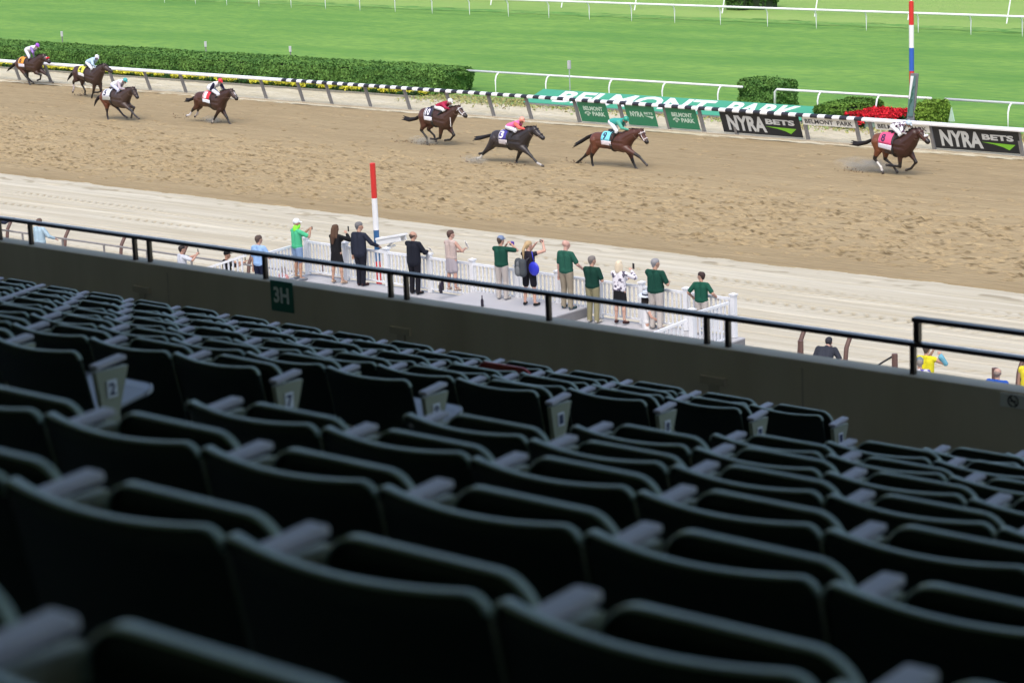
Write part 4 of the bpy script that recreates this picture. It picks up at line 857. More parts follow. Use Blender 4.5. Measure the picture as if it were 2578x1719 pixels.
e, h_, el, hd = person(z6(1500, 975), 1.59, h=1.74, face=15, look=55, label='balding person in a dark suit with a white collar reading papers', top='jacket', tc=(.014, .016, .026), sleeve=1.0, bc=(.012, .012, .018), hair='ring', hc=(.10, .07, .06), RH=(.20, .36, 1.14), LH=(.05, .38, 1.12), shoe=(.02, .02, .02), skin=SK1, stance=.11, build=1.06)
held('paper', 'white racecard held by the balding person in the dark suit', 'paper', h_[1]+V((.06, .08, .04)), (.16, .012, .12), M_PAPER, (.5, .1, -.4))
M_SHIM = mat('silver_sequins', (.50, .40, .37), .45, .45, 55)
e, h_, el, hd = person(z6(1815, 952), 1.81, h=1.66, face=15, look=60, label='person with short brown hair in a sleeveless shimmering beige dress reading a card', top='dress', tc=(1, 1, 1), sleeve=0, bot='skirt', bc=(.42, .38, .42), hair='short', hc=(.10, .06, .05), RH=(.26, .32, 1.18), LH=(.08, .30, 1.10), shoe=(.45, .35, .3), heel=1, skin=(.55, .33, .26), extra=M_SHIM, stance=.13, build=.92)
held('paper', 'white card held by the person in the beige dress', 'paper', h_[1]+V((.02, .06, .11)), (.17, .012, .20), M_PAPER, (.4, .35, -.4))
e, h_, el, hd = person(z7(222, 1018), 1.81, h=1.68, face=10, look=40, label='person in a dark green polo, pale trousers and blue grey cap raising a camera', tc=DG, bc=(.50, .46, .44), cap=(.20, .26, .40), RH=(.20, .26, 1.50), LH=(.02, .28, 1.45), hair='short', shoe=(.5, .48, .44), build=1.05, skin=SK1)
held('camera', 'small purple and black camera held up by the capped person in green', 'camera', (h_[1]+h_[-1])/2+V((.06, .06, .03)), (.14, .08, .10), mat('camera_purple', (.12, .06, .35), .4), (0, 0, -.4))
e, h_, el, hd = person(z7(455, 1072), 1.81, h=1.70, face=10, look=45, label='person with a blonde ponytail in a black top and shorts filming with a phone', top='tank', tc=(.025, .022, .035), sleeve=.12, bot='shorts', bc=(.015, .014, .02), hair='pony', hc=(.50, .36, .20), RH=(.30, .30, 1.66), LH=(.05, .30, 1.60), shoe=(.02, .02, .02), skin=(.60, .36, .28), build=.9, stance=.16)
held('phone', 'phone held sideways above the head by the blonde ponytail person', 'phone', (h_[1]+h_[-1])/2+V((.05, .04, .06)), (.15, .012, .08), M_PHONE, (0, 0, -.3))
bpk = body('backpack', [((-.09, 0, .12), .11, (-.09, 0, .40), .10, (.07, .08, .09)), ((.09, 0, .12), .11, (.09, 0, .40), .10, (.07, .08, .09)), ((0, -.08, .12), .09, (0, -.07, .22), .09, (.16, .17, .18)), ((0, -.06, .34), .07, (0, -.05, .36), .07, (.16, .17, .18)), ((-.08, .10, .42), .02, (-.08, .22, .48), .02, (.05, .05, .06)), ((.08, .10, .42), .02, (.08, .22, .48), .02, (.05, .05, .06))], M_CLOTH, None, .014)
bpk.location = e.matrix_world @ V((-.10, -.27, .80)); bpk.rotation_euler = (0, 0, -.2); tag(bpk, 'grey backpack worn low by the blonde ponytail person', 'backpack')
q = MB(); q.ball((0, 0, 0), .175, 18, sc=(1, .35, 1.05)); q.tube([(0, 0, .20), (-.05, 0, .45)], .012, 6); o = q.build('round_bag', mat('cobalt', (.03, .04, .55), .4, .15), smooth=True); o.location = e.matrix_world @ V((.24, -.18, 1.02)); tag(o, 'round bright blue bag hanging at the hip of the ponytail person', 'bag')
person(z7(770, 1100), 1.81, h=1.80, face=20, look=60, label='tall bald person in a dark green polo resting a hand on the railing', tc=(.020, .10, .070), bc=(.30, .26, .20), hair='none', RH=(.30, .28, 1.0), shoe=(.05, .09, .10), skin=(.60, .36, .30))
person(z7(990, 1215), 1.55, h=1.72, face=15, look=50, label='person with short grey hair, dark green polo and olive trousers, arms crossed', tc=(.007, .045, .032), bc=(.27, .25, .15), hair='short', hc=(.20, .18, .17), RH=(.14, .24, 1.12), LH=(.0, .26, 1.10), shoe=(.5, .48, .42), skin=SK1, build=1.04)
M_FLOR = mat('floral_cloth', (.75, .73, .78), .8, .02, 3)
def spots(name, base, sp, sc, th):
    M = bpy.data.materials.new(name); M.use_nodes = True; n = M.node_tree.nodes; L = M.node_tree.links; b_ = n['Principled BSDF']; b_.inputs['Roughness'].default_value = .8
    g = n.new('ShaderNodeNewGeometry'); t = n.new('ShaderNodeTexNoise'); t.inputs['Scale'].default_value = sc; t.inputs['Detail'].default_value = 2; L.new(g.outputs['Position'], t.inputs['Vector'])
    r = n.new('ShaderNodeValToRGB'); r.color_ramp.elements[0].position = th; r.color_ramp.elements[1].position = th+.03; r.color_ramp.elements[0].color = (*base, 1); r.color_ramp.elements[1].color = (*sp, 1); L.new(t.outputs['Fac'], r.inputs[0]); L.new(r.outputs[0], b_.inputs['Base Color']); return M
e, h_, el, hd = person(z7(1218, 1230), 1.55, h=1.64, face=10, look=30, label='person with white blonde hair in a floral white top and black skirt filming', tc=(1, 1, 1), sleeve=1.0, bot='skirt', bc=(.015, .015, .018), hair='bob', hc=(.70, .60, .45), RH=(.26, .26, 1.44), LH=(.1, .3, 1.2), heel=1, shoe=(.05, .02, .02), skin=(.58, .36, .28), extra=spots('floral', (.72, .70, .76), (.09, .08, .13), 11, .55), stance=.13)
held('phone', 'dark phone held up by the white blonde person in the floral top', 'phone', h_[1]+V((.02, .05, .11)), (.075, .012, .15), M_PHONE, (0, 0, -.2))
crowd(z7(1505, 677), 0, zg=1.55, h=1.80, face=20, look=55, label='heavy grey haired person in a dark green polo with folded arms at the railing', tc=GRN, bc=(.52, .48, .45), hair='short', hc=(.28, .28, .30), RH=(.20, .28, 1.14), LH=(.05, .30, 1.12), shoe=(.3, .28, .26), skin=SK1, build=1.14)
crowd(z7(1895, 790), 0, zg=1.55, h=1.58, face=10, look=-70, label='person in a dark green polo and face mask leaning back at the right end railing', tc=(.012, .09, .058), bc=(.52, .48, .45), hair='short', hc=(.05, .03, .03), RH=(.42, .15, 1.02), LH=(-.34, .15, 1.02), shoe=(.3, .28, .26), skin=SK1, gaiter=None)
# the seated visitor with the wide hat
e, h_, el, hd = person(z7(1440, 1500), .80, h=1.62, face=60, look=60, label='person in a white dress and wide brimmed hat with a navy band on the steps', top='dress', tc=(.78, .78, .80), sleeve=.2, bot='skirt', bc=(.78, .78, .80), hair='bob', hc=(.02, .015, .015), RH=(.30, .30, 1.0), skin=(.55, .33, .26), shoe=(.6, .6, .6), build=.9)
q = MB(); q.tube([(0, 0, 0), (0, 0, .015)], [.20, .19], 24); q.tube([(0, 0, .014), (0, 0, .10), (0, 0, .115)], [.098, .092, .06], 16); q2 = MB(); q2.tube([(0, 0, .016), (0, 0, .055)], .101, 16)
ho = q.build('sun_hat', mat('straw_white', (.62, .68, .78), .7, .05), smooth=False); ho.location = hd+V((0, 0, .07)); ho.rotation_euler = (.1, .1, 0); tag(ho, 'wide brimmed pale hat with a navy band worn on the steps', 'hat'); q2.build('hat_band', mat('navy_band', (.01, .015, .05), .6), ho)
# visitors off the platform
crowd(z6(165, 480), zg=1.45, h=1.76, face=15, look=40, label='person in a light blue shirt and navy trousers on the platform stairs', tc=(.30, .48, .78), bc=(.01, .015, .04), hair='short', hc=(.10, .07, .06), RH=(.22, .3, 1.1), shoe=(.02, .02, .02), skin=SK1)
crowd(z5(325, 338), 0, 1.74, face=20, label='person in a pale blue shirt leaning on the rail at the far left', tc=(.38, .52, .62), bc=(.3, .4, .5), hair='short', hc=(.14, .09, .07), skin=(.5, .3, .24), RH=(.40, .30, 1.05), sleeve=.9, build=1.08)
e, h_, el, hd = crowd(z5(1530, 566), 0, 1.72, face=40, look=60, label='person in a pale grey shirt filming below the parapet near the left', tc=(.55, .58, .66), bc=(.1, .1, .12), hair='short', hc=(.03, .025, .025), skin=(.50, .29, .22), RH=(.30, .38, 1.46), LH=(.18, .4, 1.42))
held('phone', 'phone raised by the person in the pale grey shirt', 'phone', (h_[1]+h_[-1])/2+V((.03, .05, .10)), (.075, .012, .15), M_PHONE, (0, 0, -.4))
e, h_, el, hd = crowd(z5(1910, 612), 0, 1.72, face=45, look=70, label='person in black with a black cap filming below the parapet beside the stairs', tc=(.012, .012, .014), bc=(.02, .02, .02), cap=(.01, .01, .012), hair='none', skin=(.42, .24, .17), RH=(.34, .44, 1.40), LH=(.22, .45, 1.36))
held('phone', 'small dark phone raised by the person in the black cap', 'phone', (h_[1]+h_[-1])/2+V((.05, .05, .08)), (.075, .012, .14), M_PHONE, (0, 0, -.4))
crowd(z6(372, 742), 0, 1.40, zg=.6, face=20, label='small blond person half hidden behind the parapet by the platform stairs', tc=(.6, .3, .3), bc=(.1, .1, .2), hair='short', hc=(.40, .30, .20), skin=(.6, .38, .3))
crowd(z8(640, 885), 0, 1.74, zg=.30, ph=1.50, face=10, label='person in a dark shirt bending down by the brown posts', tc=(.035, .04, .055), bc=(.05, .05, .06), hair='short', hc=(.03, .03, .04), skin=(.55, .34, .28), bend=-.75, RH=(.36, .5, .9), build=1.15)
e, h_, el, hd = crowd(z8(1525, 896), 0, 1.76, face=10, look=20, label='photographer in a yellow vest over a light blue shirt and tan cap', top='tank', tc=(.72, .66, .03), sleeve=.06, bc=(.1, .2, .3), cap=(.35, .28, .2), hair='short', hc=(.1, .08, .07), skin=SK1, RH=(.28, .25, 1.45), LH=(.05, .3, 1.5))
body('sleeve', [(e.matrix_world.inverted() @ el[1], .06, e.matrix_world.inverted() @ el[1]+V((-.09, -.06, .16)), .07, (.16, .42, .55)), (e.matrix_world.inverted() @ el[1], .055, e.matrix_world.inverted() @ h_[1], .04, (.16, .42, .55))], M_CLOTH, e, .013)
crowd(z8(1470, 1012), 0, 1.66, zg=.35, face=-10, look=-10, label='person in a patterned grey sun hat and purple top in front of the photographer', tc=(.12, .08, .35), bc=(.3, .3, .4), cap=(.16, .22, .27), hair='short', hc=(.3, .28, .26), skin=SK1, build=1.05, extra=spots('purple_white', (.10, .08, .36), (.6, .6, .66), 6, .5))
crowd(z8(2125, 1096), 0, 1.74, face=20, label='person with thin grey hair in a bright blue jacket below the parapet right', top='jacket', tc=(.02, .09, .42), sleeve=1.0, bc=(.1, .1, .12), hair='ring', hc=(.25, .2, .18), skin=(.5, .32, .26), build=1.15, LH=(-.1, .3, 1.2))
crowd(z8(2392, 985), 0, 1.78, face=20, label='person in a yellow vest with black straps at the right edge', tc=(.72, .62, .03), sleeve=.1, bc=(.3, .35, .4), hair='short', hc=(.05, .04, .04), skin=SK1, extra=spots('vest_straps', (.72, .62, .03), (.02, .02, .02), 4, .60))
crowd((-22, 530), 0, 1.76, face=20, label='person in a navy jacket whose bent arm shows at the left edge', top='jacket', tc=(.02, .025, .05), sleeve=1.0, bc=(.02, .02, .03), hair='short', hc=(.1, .08, .07), skin=SK1, RH=(.48, .42, 1.42), build=1.05)

# ================================================================== HORSES AND RIDERS
def horse(o, s, ground, d, cols, cloth, num, numc, numbg, band, label, jl, J, jc, gear=None, blaze=None, noseband=None, socks=(), headbridle=None, whip=None, jockmat=None, girth=(.02, .02, .02), ctext=None):
    """d: side view joints read off the photograph, laid out in the vertical plane the horse runs in"""
    Zf = zz(o[0], o[1], s); YH = at(ground).y; OX = atY(Zf(*d['barrel'][:2]), YH).x
    e = empty('race_horse', (OX, YH, 0), label, 'horse', 'race horses at full gallop')
    ppm = s*F0/((RM @ (np.array([OX, YH, 1.0])-np.array([0, 0, CZ])))[2])*.87       # picture px per metre up there
    def P(p, dy=0.0): q = atY(Zf(p[0], p[1]), YH+dy); return V((q.x-OX, dy, max(q.z, .03)))
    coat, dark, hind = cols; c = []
    tr = [d[k] for k in ('rump', 'barrel', 'chest', 'nbase', 'nmid')]
    cen = [P(t) for t in tr]; rad = [t[2]/ppm for t in tr]
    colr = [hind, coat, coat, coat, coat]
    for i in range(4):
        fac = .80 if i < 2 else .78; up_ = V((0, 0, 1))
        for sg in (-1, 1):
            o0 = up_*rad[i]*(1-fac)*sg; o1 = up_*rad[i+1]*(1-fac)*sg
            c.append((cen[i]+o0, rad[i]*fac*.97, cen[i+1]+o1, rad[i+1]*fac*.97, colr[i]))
    poll = P(d['poll']); rp = d['poll'][2]/ppm*.9; cheek = P(d['cheek']); muz = P(d['muz']); rm_ = d['muz'][2]/ppm
    c += [(cen[4], rad[4]*.72, poll, rp*.80, coat), (cen[4]+V((0, 0, rad[4]*.2)), rad[4]*.62, poll, rp*.75, coat), (poll, rp*.85, cheek, rp*.95, coat), (cheek, rp*.88, muz, rm_*.92, coat), (lerp(cheek, muz, .75), rm_*1.0, muz, rm_*1.02, dark)]
    fx = (muz-poll).normalized(); upn = V((-fx.z, 0, fx.x)); upn = upn if upn.z > 0 else -upn
    for sg in (-1, 1): c.append((poll+V((0, sg*.055, 0))+upn*rp*.5, .032, poll+V((-.02, sg*.075, 0))+upn*(rp*.5+.13)-fx*.05, .010, coat))
    if blaze: c += [(lerp(poll, muz, .35)+upn*rp*.62, .030, lerp(poll, muz, .9)+upn*rm_*.60, .030, blaze)]
    for L in d['hind']:
        near = L[0]; dy = -.14 if near else .14; pts = [P(p, dy*(1 if k else .8)) for k, p in enumerate(L[1])]
        wr = [(.175, .082), (.066, .047), (.045, .042), (.048, .056)]
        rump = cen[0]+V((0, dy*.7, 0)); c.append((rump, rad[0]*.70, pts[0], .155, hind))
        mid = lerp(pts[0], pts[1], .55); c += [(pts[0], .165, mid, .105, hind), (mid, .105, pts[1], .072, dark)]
        sock = L[2] if len(L) > 2 else None; cc = sock or dark
        c += [(pts[1], .070, lerp(pts[1], pts[2], .35), .050, dark), (lerp(pts[1], pts[2], .35), .048, pts[2], .050, cc), (pts[2], .050, pts[3], .046, cc), (pts[3], .050, pts[3]+(pts[3]-pts[2]).normalized()*.045+V((.02, 0, -.01)), .060, (.06, .05, .045))]
    for L in d['fore']:
        near = L[0]; dy = -.13 if near else .13; pts = [P(p, dy) for p in L[1]]; sock = L[2] if len(L) > 2 else None; cc = sock or dark
        c += [(cen[2]+V((.02, dy*.9, -rad[2]*.3)), rad[2]*.48, pts[0], .130, coat), (pts[0], .125, lerp(pts[0], pts[1], .6), .078, coat), (lerp(pts[0], pts[1], .6), .078, pts[1], .064, dark), (pts[1], .070, lerp(pts[1], pts[2], .3), .050, dark), (lerp(pts[1], pts[2], .3), .047, pts[2], .049, dark), (pts[2], .050, pts[3], .045, cc), (pts[3], .050, pts[3]+(pts[3]-pts[2]).normalized()*.05, .060, (.06, .05, .045))]
    body('body', c, M_COAT, e, .022, 3)
    # tail and mane
    t = [P(p) for p in d['tail']]; tl = []; 
    for k in range(3):
        dz = (k-1)*.03; tl += [(t[0]+V((.06, dz, 0)), .055, lerp(t[0], t[1], .6)+V((0, dz, 0)), .075, dark), (lerp(t[0], t[1], .6)+V((0, dz, 0)), .075, lerp(t[1], t[2], .35)+V((0, dz*1.5, dz)), .062, dark), (lerp(t[1], t[2], .35)+V((0, dz*1.5, dz)), .060, t[2]+V((0, dz*2, dz*2.5)), .012, dark)]
    body('tail', tl, M_HAIR, e, .020, 1)
    mn = []; nl = [cen[3]+V((-.02, 0, rad[3]*.92)), cen[4]+V((-.06, 0, rad[4]*.88)), poll+upn*rp*.75]; nl[0] = lerp(nl[0], cen[2]+V((0, 0, rad[2])), .35)
    for a_, b_ in zip(nl, nl[1:]):
        for k in range(5):
            p = lerp(a_, b_, k/4); mn.append((p, .035, p+V((-.06-.03*(k % 2), -.05, .035)), .018, dark)); 
    body('mane', mn, M_HAIR, e, .018, 1)
    q = MB()
    for sg in (-1, 1): q.ball(lerp(poll, muz, .30)+V((0, sg*rp*.80, 0))+upn*rp*.25, .026, 8)
    q.build('eyes', M_PHONE, e, smooth=True)
    # saddle cloth wrapped over the back
    def ring(x, th, k=1.0):
        xs_ = [q_.x for q_ in cen[:3]]; x_ = min(max(x, xs_[0]), xs_[2]); i = 0 if x_ < xs_[1] else 1; tq = (x_-xs_[i])/(xs_[i+1]-xs_[i]); cc_ = lerp(cen[i], cen[i+1], tq); rr = (rad[i]+(rad[i+1]-rad[i])*tq)*1.0
        return V((x, -math.sin(th)*rr*.80*k-.015*math.copysign(1, math.sin(th))*(k-1)*0, cc_.z+math.cos(th)*rr*1.0*k))
    xa, xb = [P((p_, d['barrel'][1])).x for p_ in d['cloth'][:2]]
    def wrap(x0, x1, t0, t1, k, nm, M, par, n=8, mth=14):
        q = MB(); vs = []; fs = []
        for kk2 in (k, k+.022):
            for i in range(n+1):
                for j in range(mth+1):
                    th = t0+(t1-t0)*j/mth; sk_ = d.get('shear', 0)*abs(th); vs.append(ring(lerp(x0, x1, i/n)+sk_, th, kk2))
        N = (n+1)*(mth+1)
        for i in range(n):
            for j in range(mth): a_ = i*(mth+1)+j; fs.append((a_, a_+1, a_+mth+2, a_+mth+1)); fs.append((N+a_, N+a_+mth+1, N+a_+mth+2, N+a_+1))
        for j in range(mth): fs.append((j, N+j, N+j+1, j+1)); a_ = n*(mth+1)+j; fs.append((a_, a_+1, N+a_+1, N+a_))
        for i in range(n): a_ = i*(mth+1); fs.append((a_, a_+mth+1, N+a_+mth+1, N+a_)); a_ += mth; fs.append((a_, N+a_, N+a_+mth+1, a_+mth+1))
        q.add(vs, fs); return q.build(nm, M, par, smooth=True)
    tA, tB = [v_*1.13 for v_ in d.get('drop', (1.25, 1.62))]; M_c = mat('cloth_%02d' % int(num), numbg, .7, .05)
    sc_ = wrap(xa, xb, -tA, tA, 1.045, 'saddle_cloth', M_c, e)
    for sg in (-1, 1): wrap(xa-.005, xb+.005, sg*tA, sg*tB, 1.05, 'sponsor_panel', mat('panel_%02d' % int(num), band, .7, .08), sc_, mth=6)
    wrap(xa-.02, xa, -tA, tA, 1.06, 'piping', mat('piping_%02d' % int(num), ctext or (.8, .8, .8), .6), sc_, n=1)
    vs, fs = text_verts(num.lstrip('0') if num != '0' else '0', 1, .03, .0, res=2); rb = rad[1]; vs = fit_text(vs, (.20 if len(num.lstrip('0')) == 1 else .27), .30); q = MB()
    bm = bmesh.new(); bvs = [bm.verts.new(v) for v in vs]
    for f in fs:
        try: bm.faces.new([bvs[i] for i in f])
        except ValueError: pass
    for yy in np.linspace(-.14, .14, 11): bmesh.ops.bisect_plane(bm, geom=list(bm.verts)+list(bm.edges)+list(bm.faces), plane_co=(0, float(yy), 0), plane_no=(0, 1, 0))
    bm.verts.index_update(); vs = [v.co.copy() for v in bm.verts]; fs = [[v.index for v in f.verts] for f in bm.faces]; bm.free()
    tc_ = tA*.62; xc = lerp(xa, xb, .30 if len(num.lstrip('0')) == 1 else .38)
    q.add([ring(xc+v.x+d.get('shear', 0)*tc_, tc_-v.y/(rb*.9), 1.045+.022+.022) for v in vs], fs); q.build('number', mat('numcol_%02d' % int(num), numc, .6), sc_)
    for sg in (-1, 1): pass
    gx_ = xb-.03; q = MB(); q.tube([ring(gx_, th_, 1.03) for th_ in np.linspace(-PI, PI, 33)], .022, 6, cap=False, flat=2.4); q.build('girth', mat('girth_dark', girth, .6), e)
    sp = ring((xa+xb)/2+.10, 0, 1.10); body('saddle', [(sp+V((-.16, 0, .01)), .05, sp+V((.14, 0, .03)), .055, (.03, .02, .02)), (sp+V((0, -.06, -.02)), .05, sp+V((.08, -.20, -.20)), .03, (.03, .02, .02)), (sp+V((0, .06, -.02)), .05, sp+V((.08, .20, -.20)), .03, (.03, .02, .02))], M_GLOSS, e, .02, 1)
    # bridle
    bc_ = headbridle or (.03, .02, .02); MBR = mat('strap_%d_%d' % (int(bc_[0]*100), int(bc_[2]*100)), bc_, .5); q = MB()
    def hring(tq, r_, tilt=0, th=.014):
        cc_ = lerp(poll, muz, tq); pts = []
        for k in range(17):
            a_ = 2*PI*k/16; pts.append(cc_+V((0, math.cos(a_)*r_*.92, 0))+upn*math.sin(a_)*r_+fx*math.sin(a_)*tilt)
        q.tube(pts, th, 6, cap=False)
    rmid = rp*.86
    hring(.74, lerp(rp*.8, rm_, .75)*1.08, 0); hring(.16, rp*1.0, .03); 
    for sg in (-1, 1):
        q.tube([lerp(poll, muz, .08)+V((0, sg*rp*.80, 0))+upn*rp*.5, lerp(poll, muz, .4)+V((0, sg*rp*.92, 0)), lerp(poll, muz, .86)+V((0, sg*rm_*1.05, 0))-upn*.01], .012, 6)
    q.build('bridle', MBR, e)
    if noseband: 
        cc_ = lerp(poll, muz, .62); body('shadow_roll', [(cc_+upn*rm_*1.15+V((0, -.07, 0)), .055, cc_+upn*rm_*1.15+V((0, .07, 0)), .055, noseband)], M_CLOTH, e, .014, 1)
    # ---------------- rider
    def Q(p, dy=0.0): return P(p, dy)
    hp, shd, hdp, kne, ft, el_, hnd = [J[k_] for k_ in ('hip', 'sh', 'head', 'knee', 'foot', 'elbow', 'hand')]
    bx_ = Q(hp); je = empty('person', (OX+bx_.x, YH, bx_.z), jl, 'person', 'riders on the race horses')
    O = np.array(bx_); cs, ca, cb, cbt, cc, sk = jc[:6]
    G = lambda p, dy=0.0: np.array(Q(p, dy))-O
    c = []; H_ = V(G(hp)); S = V(G(shd)); Hd = V(G(hdp)); tv = (S-H_).normalized()
    fwd = V((.9, 0, -.42)).normalized(); upj = V((.42, 0, .9)).normalized()
    c += [(H_+V((0, -.06, 0)), .10, S+V((0, -.07, 0)), .095, sk), (H_+V((0, .06, 0)), .10, S+V((0, .07, 0)), .095, sk), (S+V((0, -.15, 0)), .05, S+V((0, .15, 0)), .05, sk), (S, .05, Hd, .05, sk)]
    c += head_caps(Hd, fwd, upj, sk)
    K = {}; Fp = {}; E = {}; Hn = {}
    for sg in (-1, 1):
        K[sg] = V(G(kne, sg*.24)); Fp[sg] = V(G(ft, sg*.27)); E[sg] = V(G(el_, sg*.25)); Hn[sg] = V(G(hnd, sg*.08))
        if sg == 1 and 'elbow2' in J: E[sg] = V(G(J['elbow2'], .2)); Hn[sg] = V(G(J['hand2'], .10))
        hipj = H_+V((0, sg*.10, 0)); shj = S+V((0, sg*.17, 0))
        c += [(hipj, .085, K[sg], .058, sk), (K[sg], .055, Fp[sg], .036, sk), (Fp[sg], .034, Fp[sg]+V((.13, 0, -.02)), .028, sk), (shj, .048, E[sg], .038, sk), (E[sg], .038, Hn[sg], .026, sk)]+hand_caps(Hn[sg], Hn[sg]-E[sg], sg, sk, .9, .8)
    body('body', c, M_SKIN, je, .013, 1)
    c = [(H_+tv*.04+V((0, -.07, 0)), .130, S+V((0, -.085, 0)), .128, cs), (H_+tv*.04+V((0, .07, 0)), .130, S+V((0, .085, 0)), .128, cs), (S+V((0, -.15, 0)), .075, S+V((0, .15, 0)), .075, cs), (S, .075, lerp(S, Hd, .4), .06, jc[6] if len(jc) > 6 else cs)]
    for sg in (-1, 1): shj = S+V((0, sg*.17, 0)); c += [(shj, .086, E[sg], .066, ca), (E[sg], .064, lerp(E[sg], Hn[sg], .88), .040, ca)]
    body('silks', c, jockmat or M_CLOTH, je, .014, 2)
    c = [(H_+V((0, -.06, -.01)), .122, H_+V((0, .06, -.01)), .122, cb)]
    for sg in (-1, 1): c += [(H_+V((0, sg*.10, -.01)), .108, K[sg], .076, cb), (K[sg], .072, lerp(K[sg], Fp[sg], .22), .060, cb)]
    body('breeches', c, M_CLOTH, je, .014, 2)
    for sg in (-1, 1): c = [(lerp(K[sg], Fp[sg], .22), .062, Fp[sg], .046, cbt), (Fp[sg]+V((-.03, 0, -.03)), .036, Fp[sg]+V((.15, 0, -.035)), .034, cbt)]; body('boot', c, M_GLOSS, je, .014, 1)
    body('cap', [(Hd-fwd*.012+upj*.055, .112, Hd+fwd*.012+upj*.06, .106, cc), (Hd+fwd*.09+upj*.05, .022, Hd+fwd*.165+upj*.025, .015, cc), (Hd+fwd*.085+upj*.05+V((0, .045, 0)), .018, Hd+fwd*.14+upj*.025+V((0, .03, 0)), .013, cc), (Hd+fwd*.085+upj*.05-V((0, .045, 0)), .018, Hd+fwd*.14+upj*.025-V((0, .03, 0)), .013, cc)], M_GLOSS, je, .012, 1)
    body('goggles', [(Hd+fwd*.085+upj*.02+V((0, -.045, 0)), .024, Hd+fwd*.085+upj*.02+V((0, .045, 0)), .024, (.02, .02, .03))], M_GLOSS, je, .010, 1)
    # reins run from the hands to the bit
    q = MB()
    for sg in (-1, 1): q.tube([V(O)+Hn[sg]+V((.06, 0, -.01)), lerp(V(O)+Hn[sg], muz, .5)+V((0, sg*.16, -.06)), lerp(poll, muz, .88)+V((0, sg*rm_*1.05, 0))], .010, 5)
    q.build('reins', mat('rein_leather', (.10, .06, .04), .6), e)
    if whip:
        q = MB(); wa = V(O)+Hn[-1]; q.tube([wa+V((OX, YH, 0)), V((P(whip, -.3).x+OX, YH-.3, P(whip).z))], .012, 6); o_ = q.build('riding_whip', mat('whip_white', (.75, .72, .7), .5)); tag(o_, 'thin riding whip held by the rider of horse number %s' % num.lstrip('0'), 'whip')
    return e
BK = (.012, .009, .009); SKJ = (.42, .25, .18); WH = (.80, .82, .86); LWH = (.70, .72, .80); BOOT = (.012, .012, .014)
horse((2120, 290), 9.8, (2181, 436), dict(rump=(900, 650, 190), barrel=(1180, 700, 235), chest=(1520, 770, 262), nbase=(1680, 640, 205), nmid=(1790, 500, 155), poll=(1890, 390, 92), cheek=(1960, 490, 80), muz=(2115, 660, 56), tail=[(720, 600), (520, 730), (200, 680)],
    hind=[(1, [(900, 860), (800, 1070), (965, 1290), (990, 1385)], (.7, .68, .66)), (0, [(1090, 890), (1060, 1080), (1270, 1260), (1335, 1370)])], fore=[(1, [(1430, 960), (1430, 1270), (1210, 1250), (1130, 1235)]), (0, [(1700, 960), (1825, 1160), (1700, 1320), (1610, 1350)])], cloth=(1030, 1370), shear=-.03, drop=(1.35, 1.75)),
    ((.048, .018, .013), BK, (.17, .055, .024)), None, '8', (.05, .02, .08), (.72, .09, .22), (.72, .72, .82), 'leading bay horse with a pink number 8 cloth and a white face, at the right', 'rider on the leading horse in spotted white silks and a pale blue cap',
    dict(hip=(1285, 265), sh=(1500, 235), head=(1635, 225), knee=(1440, 465), foot=(1270, 660), elbow=(1480, 410), hand=(1600, 470)), (WH, WH, WH, BOOT, (.55, .68, .80), SKJ, (.04, .03, .05)), blaze=(.75, .75, .78), noseband=(.8, .8, .85), headbridle=(.10, .03, .02), jockmat=spots('spotted_silks', (.76, .77, .82), (.08, .03, .07), 10, .505), ctext=(.75, .2, .35))
horse((1430, 280), 9.8, (1602, 428), dict(rump=(700, 710, 172), barrel=(1000, 725, 190), chest=(1370, 770, 232), nbase=(1500, 640, 170), nmid=(1650, 560, 115), poll=(1800, 495, 85), cheek=(1830, 600, 82), muz=(1945, 765, 48), tail=[(570, 590), (430, 690), (130, 860)],
    hind=[(1, [(680, 880), (580, 1110), (600, 1290), (620, 1380)], None), (0, [(570, 970), (440, 1090), (290, 1220), (210, 1290)])], fore=[(1, [(1490, 960), (1745, 1115), (1870, 1250), (1925, 1310)]), (0, [(1530, 1030), (1600, 1240), (1665, 1390), (1690, 1440)])], cloth=(930, 1180), drop=(1.30, 1.72)),
    ((.085, .030, .020), BK, (.135, .045, .025)), None, '9', (.02, .04, .10), (.22, .70, .85), (.78, .70, .74), 'bay horse with a light blue number 9 cloth in second place', 'rider in teal green silks and a green cap in second place',
    dict(hip=(1085, 255), sh=(1310, 260), head=(1425, 225), knee=(1200, 490), foot=(1110, 720), elbow=(1330, 420), hand=(1500, 465)), ((.05, .36, .32), (.10, .40, .30), WH, BOOT, (.03, .34, .24), SKJ, (.02, .02, .03)), headbridle=(.85, .80, .82), ctext=(.2, .7, .85))
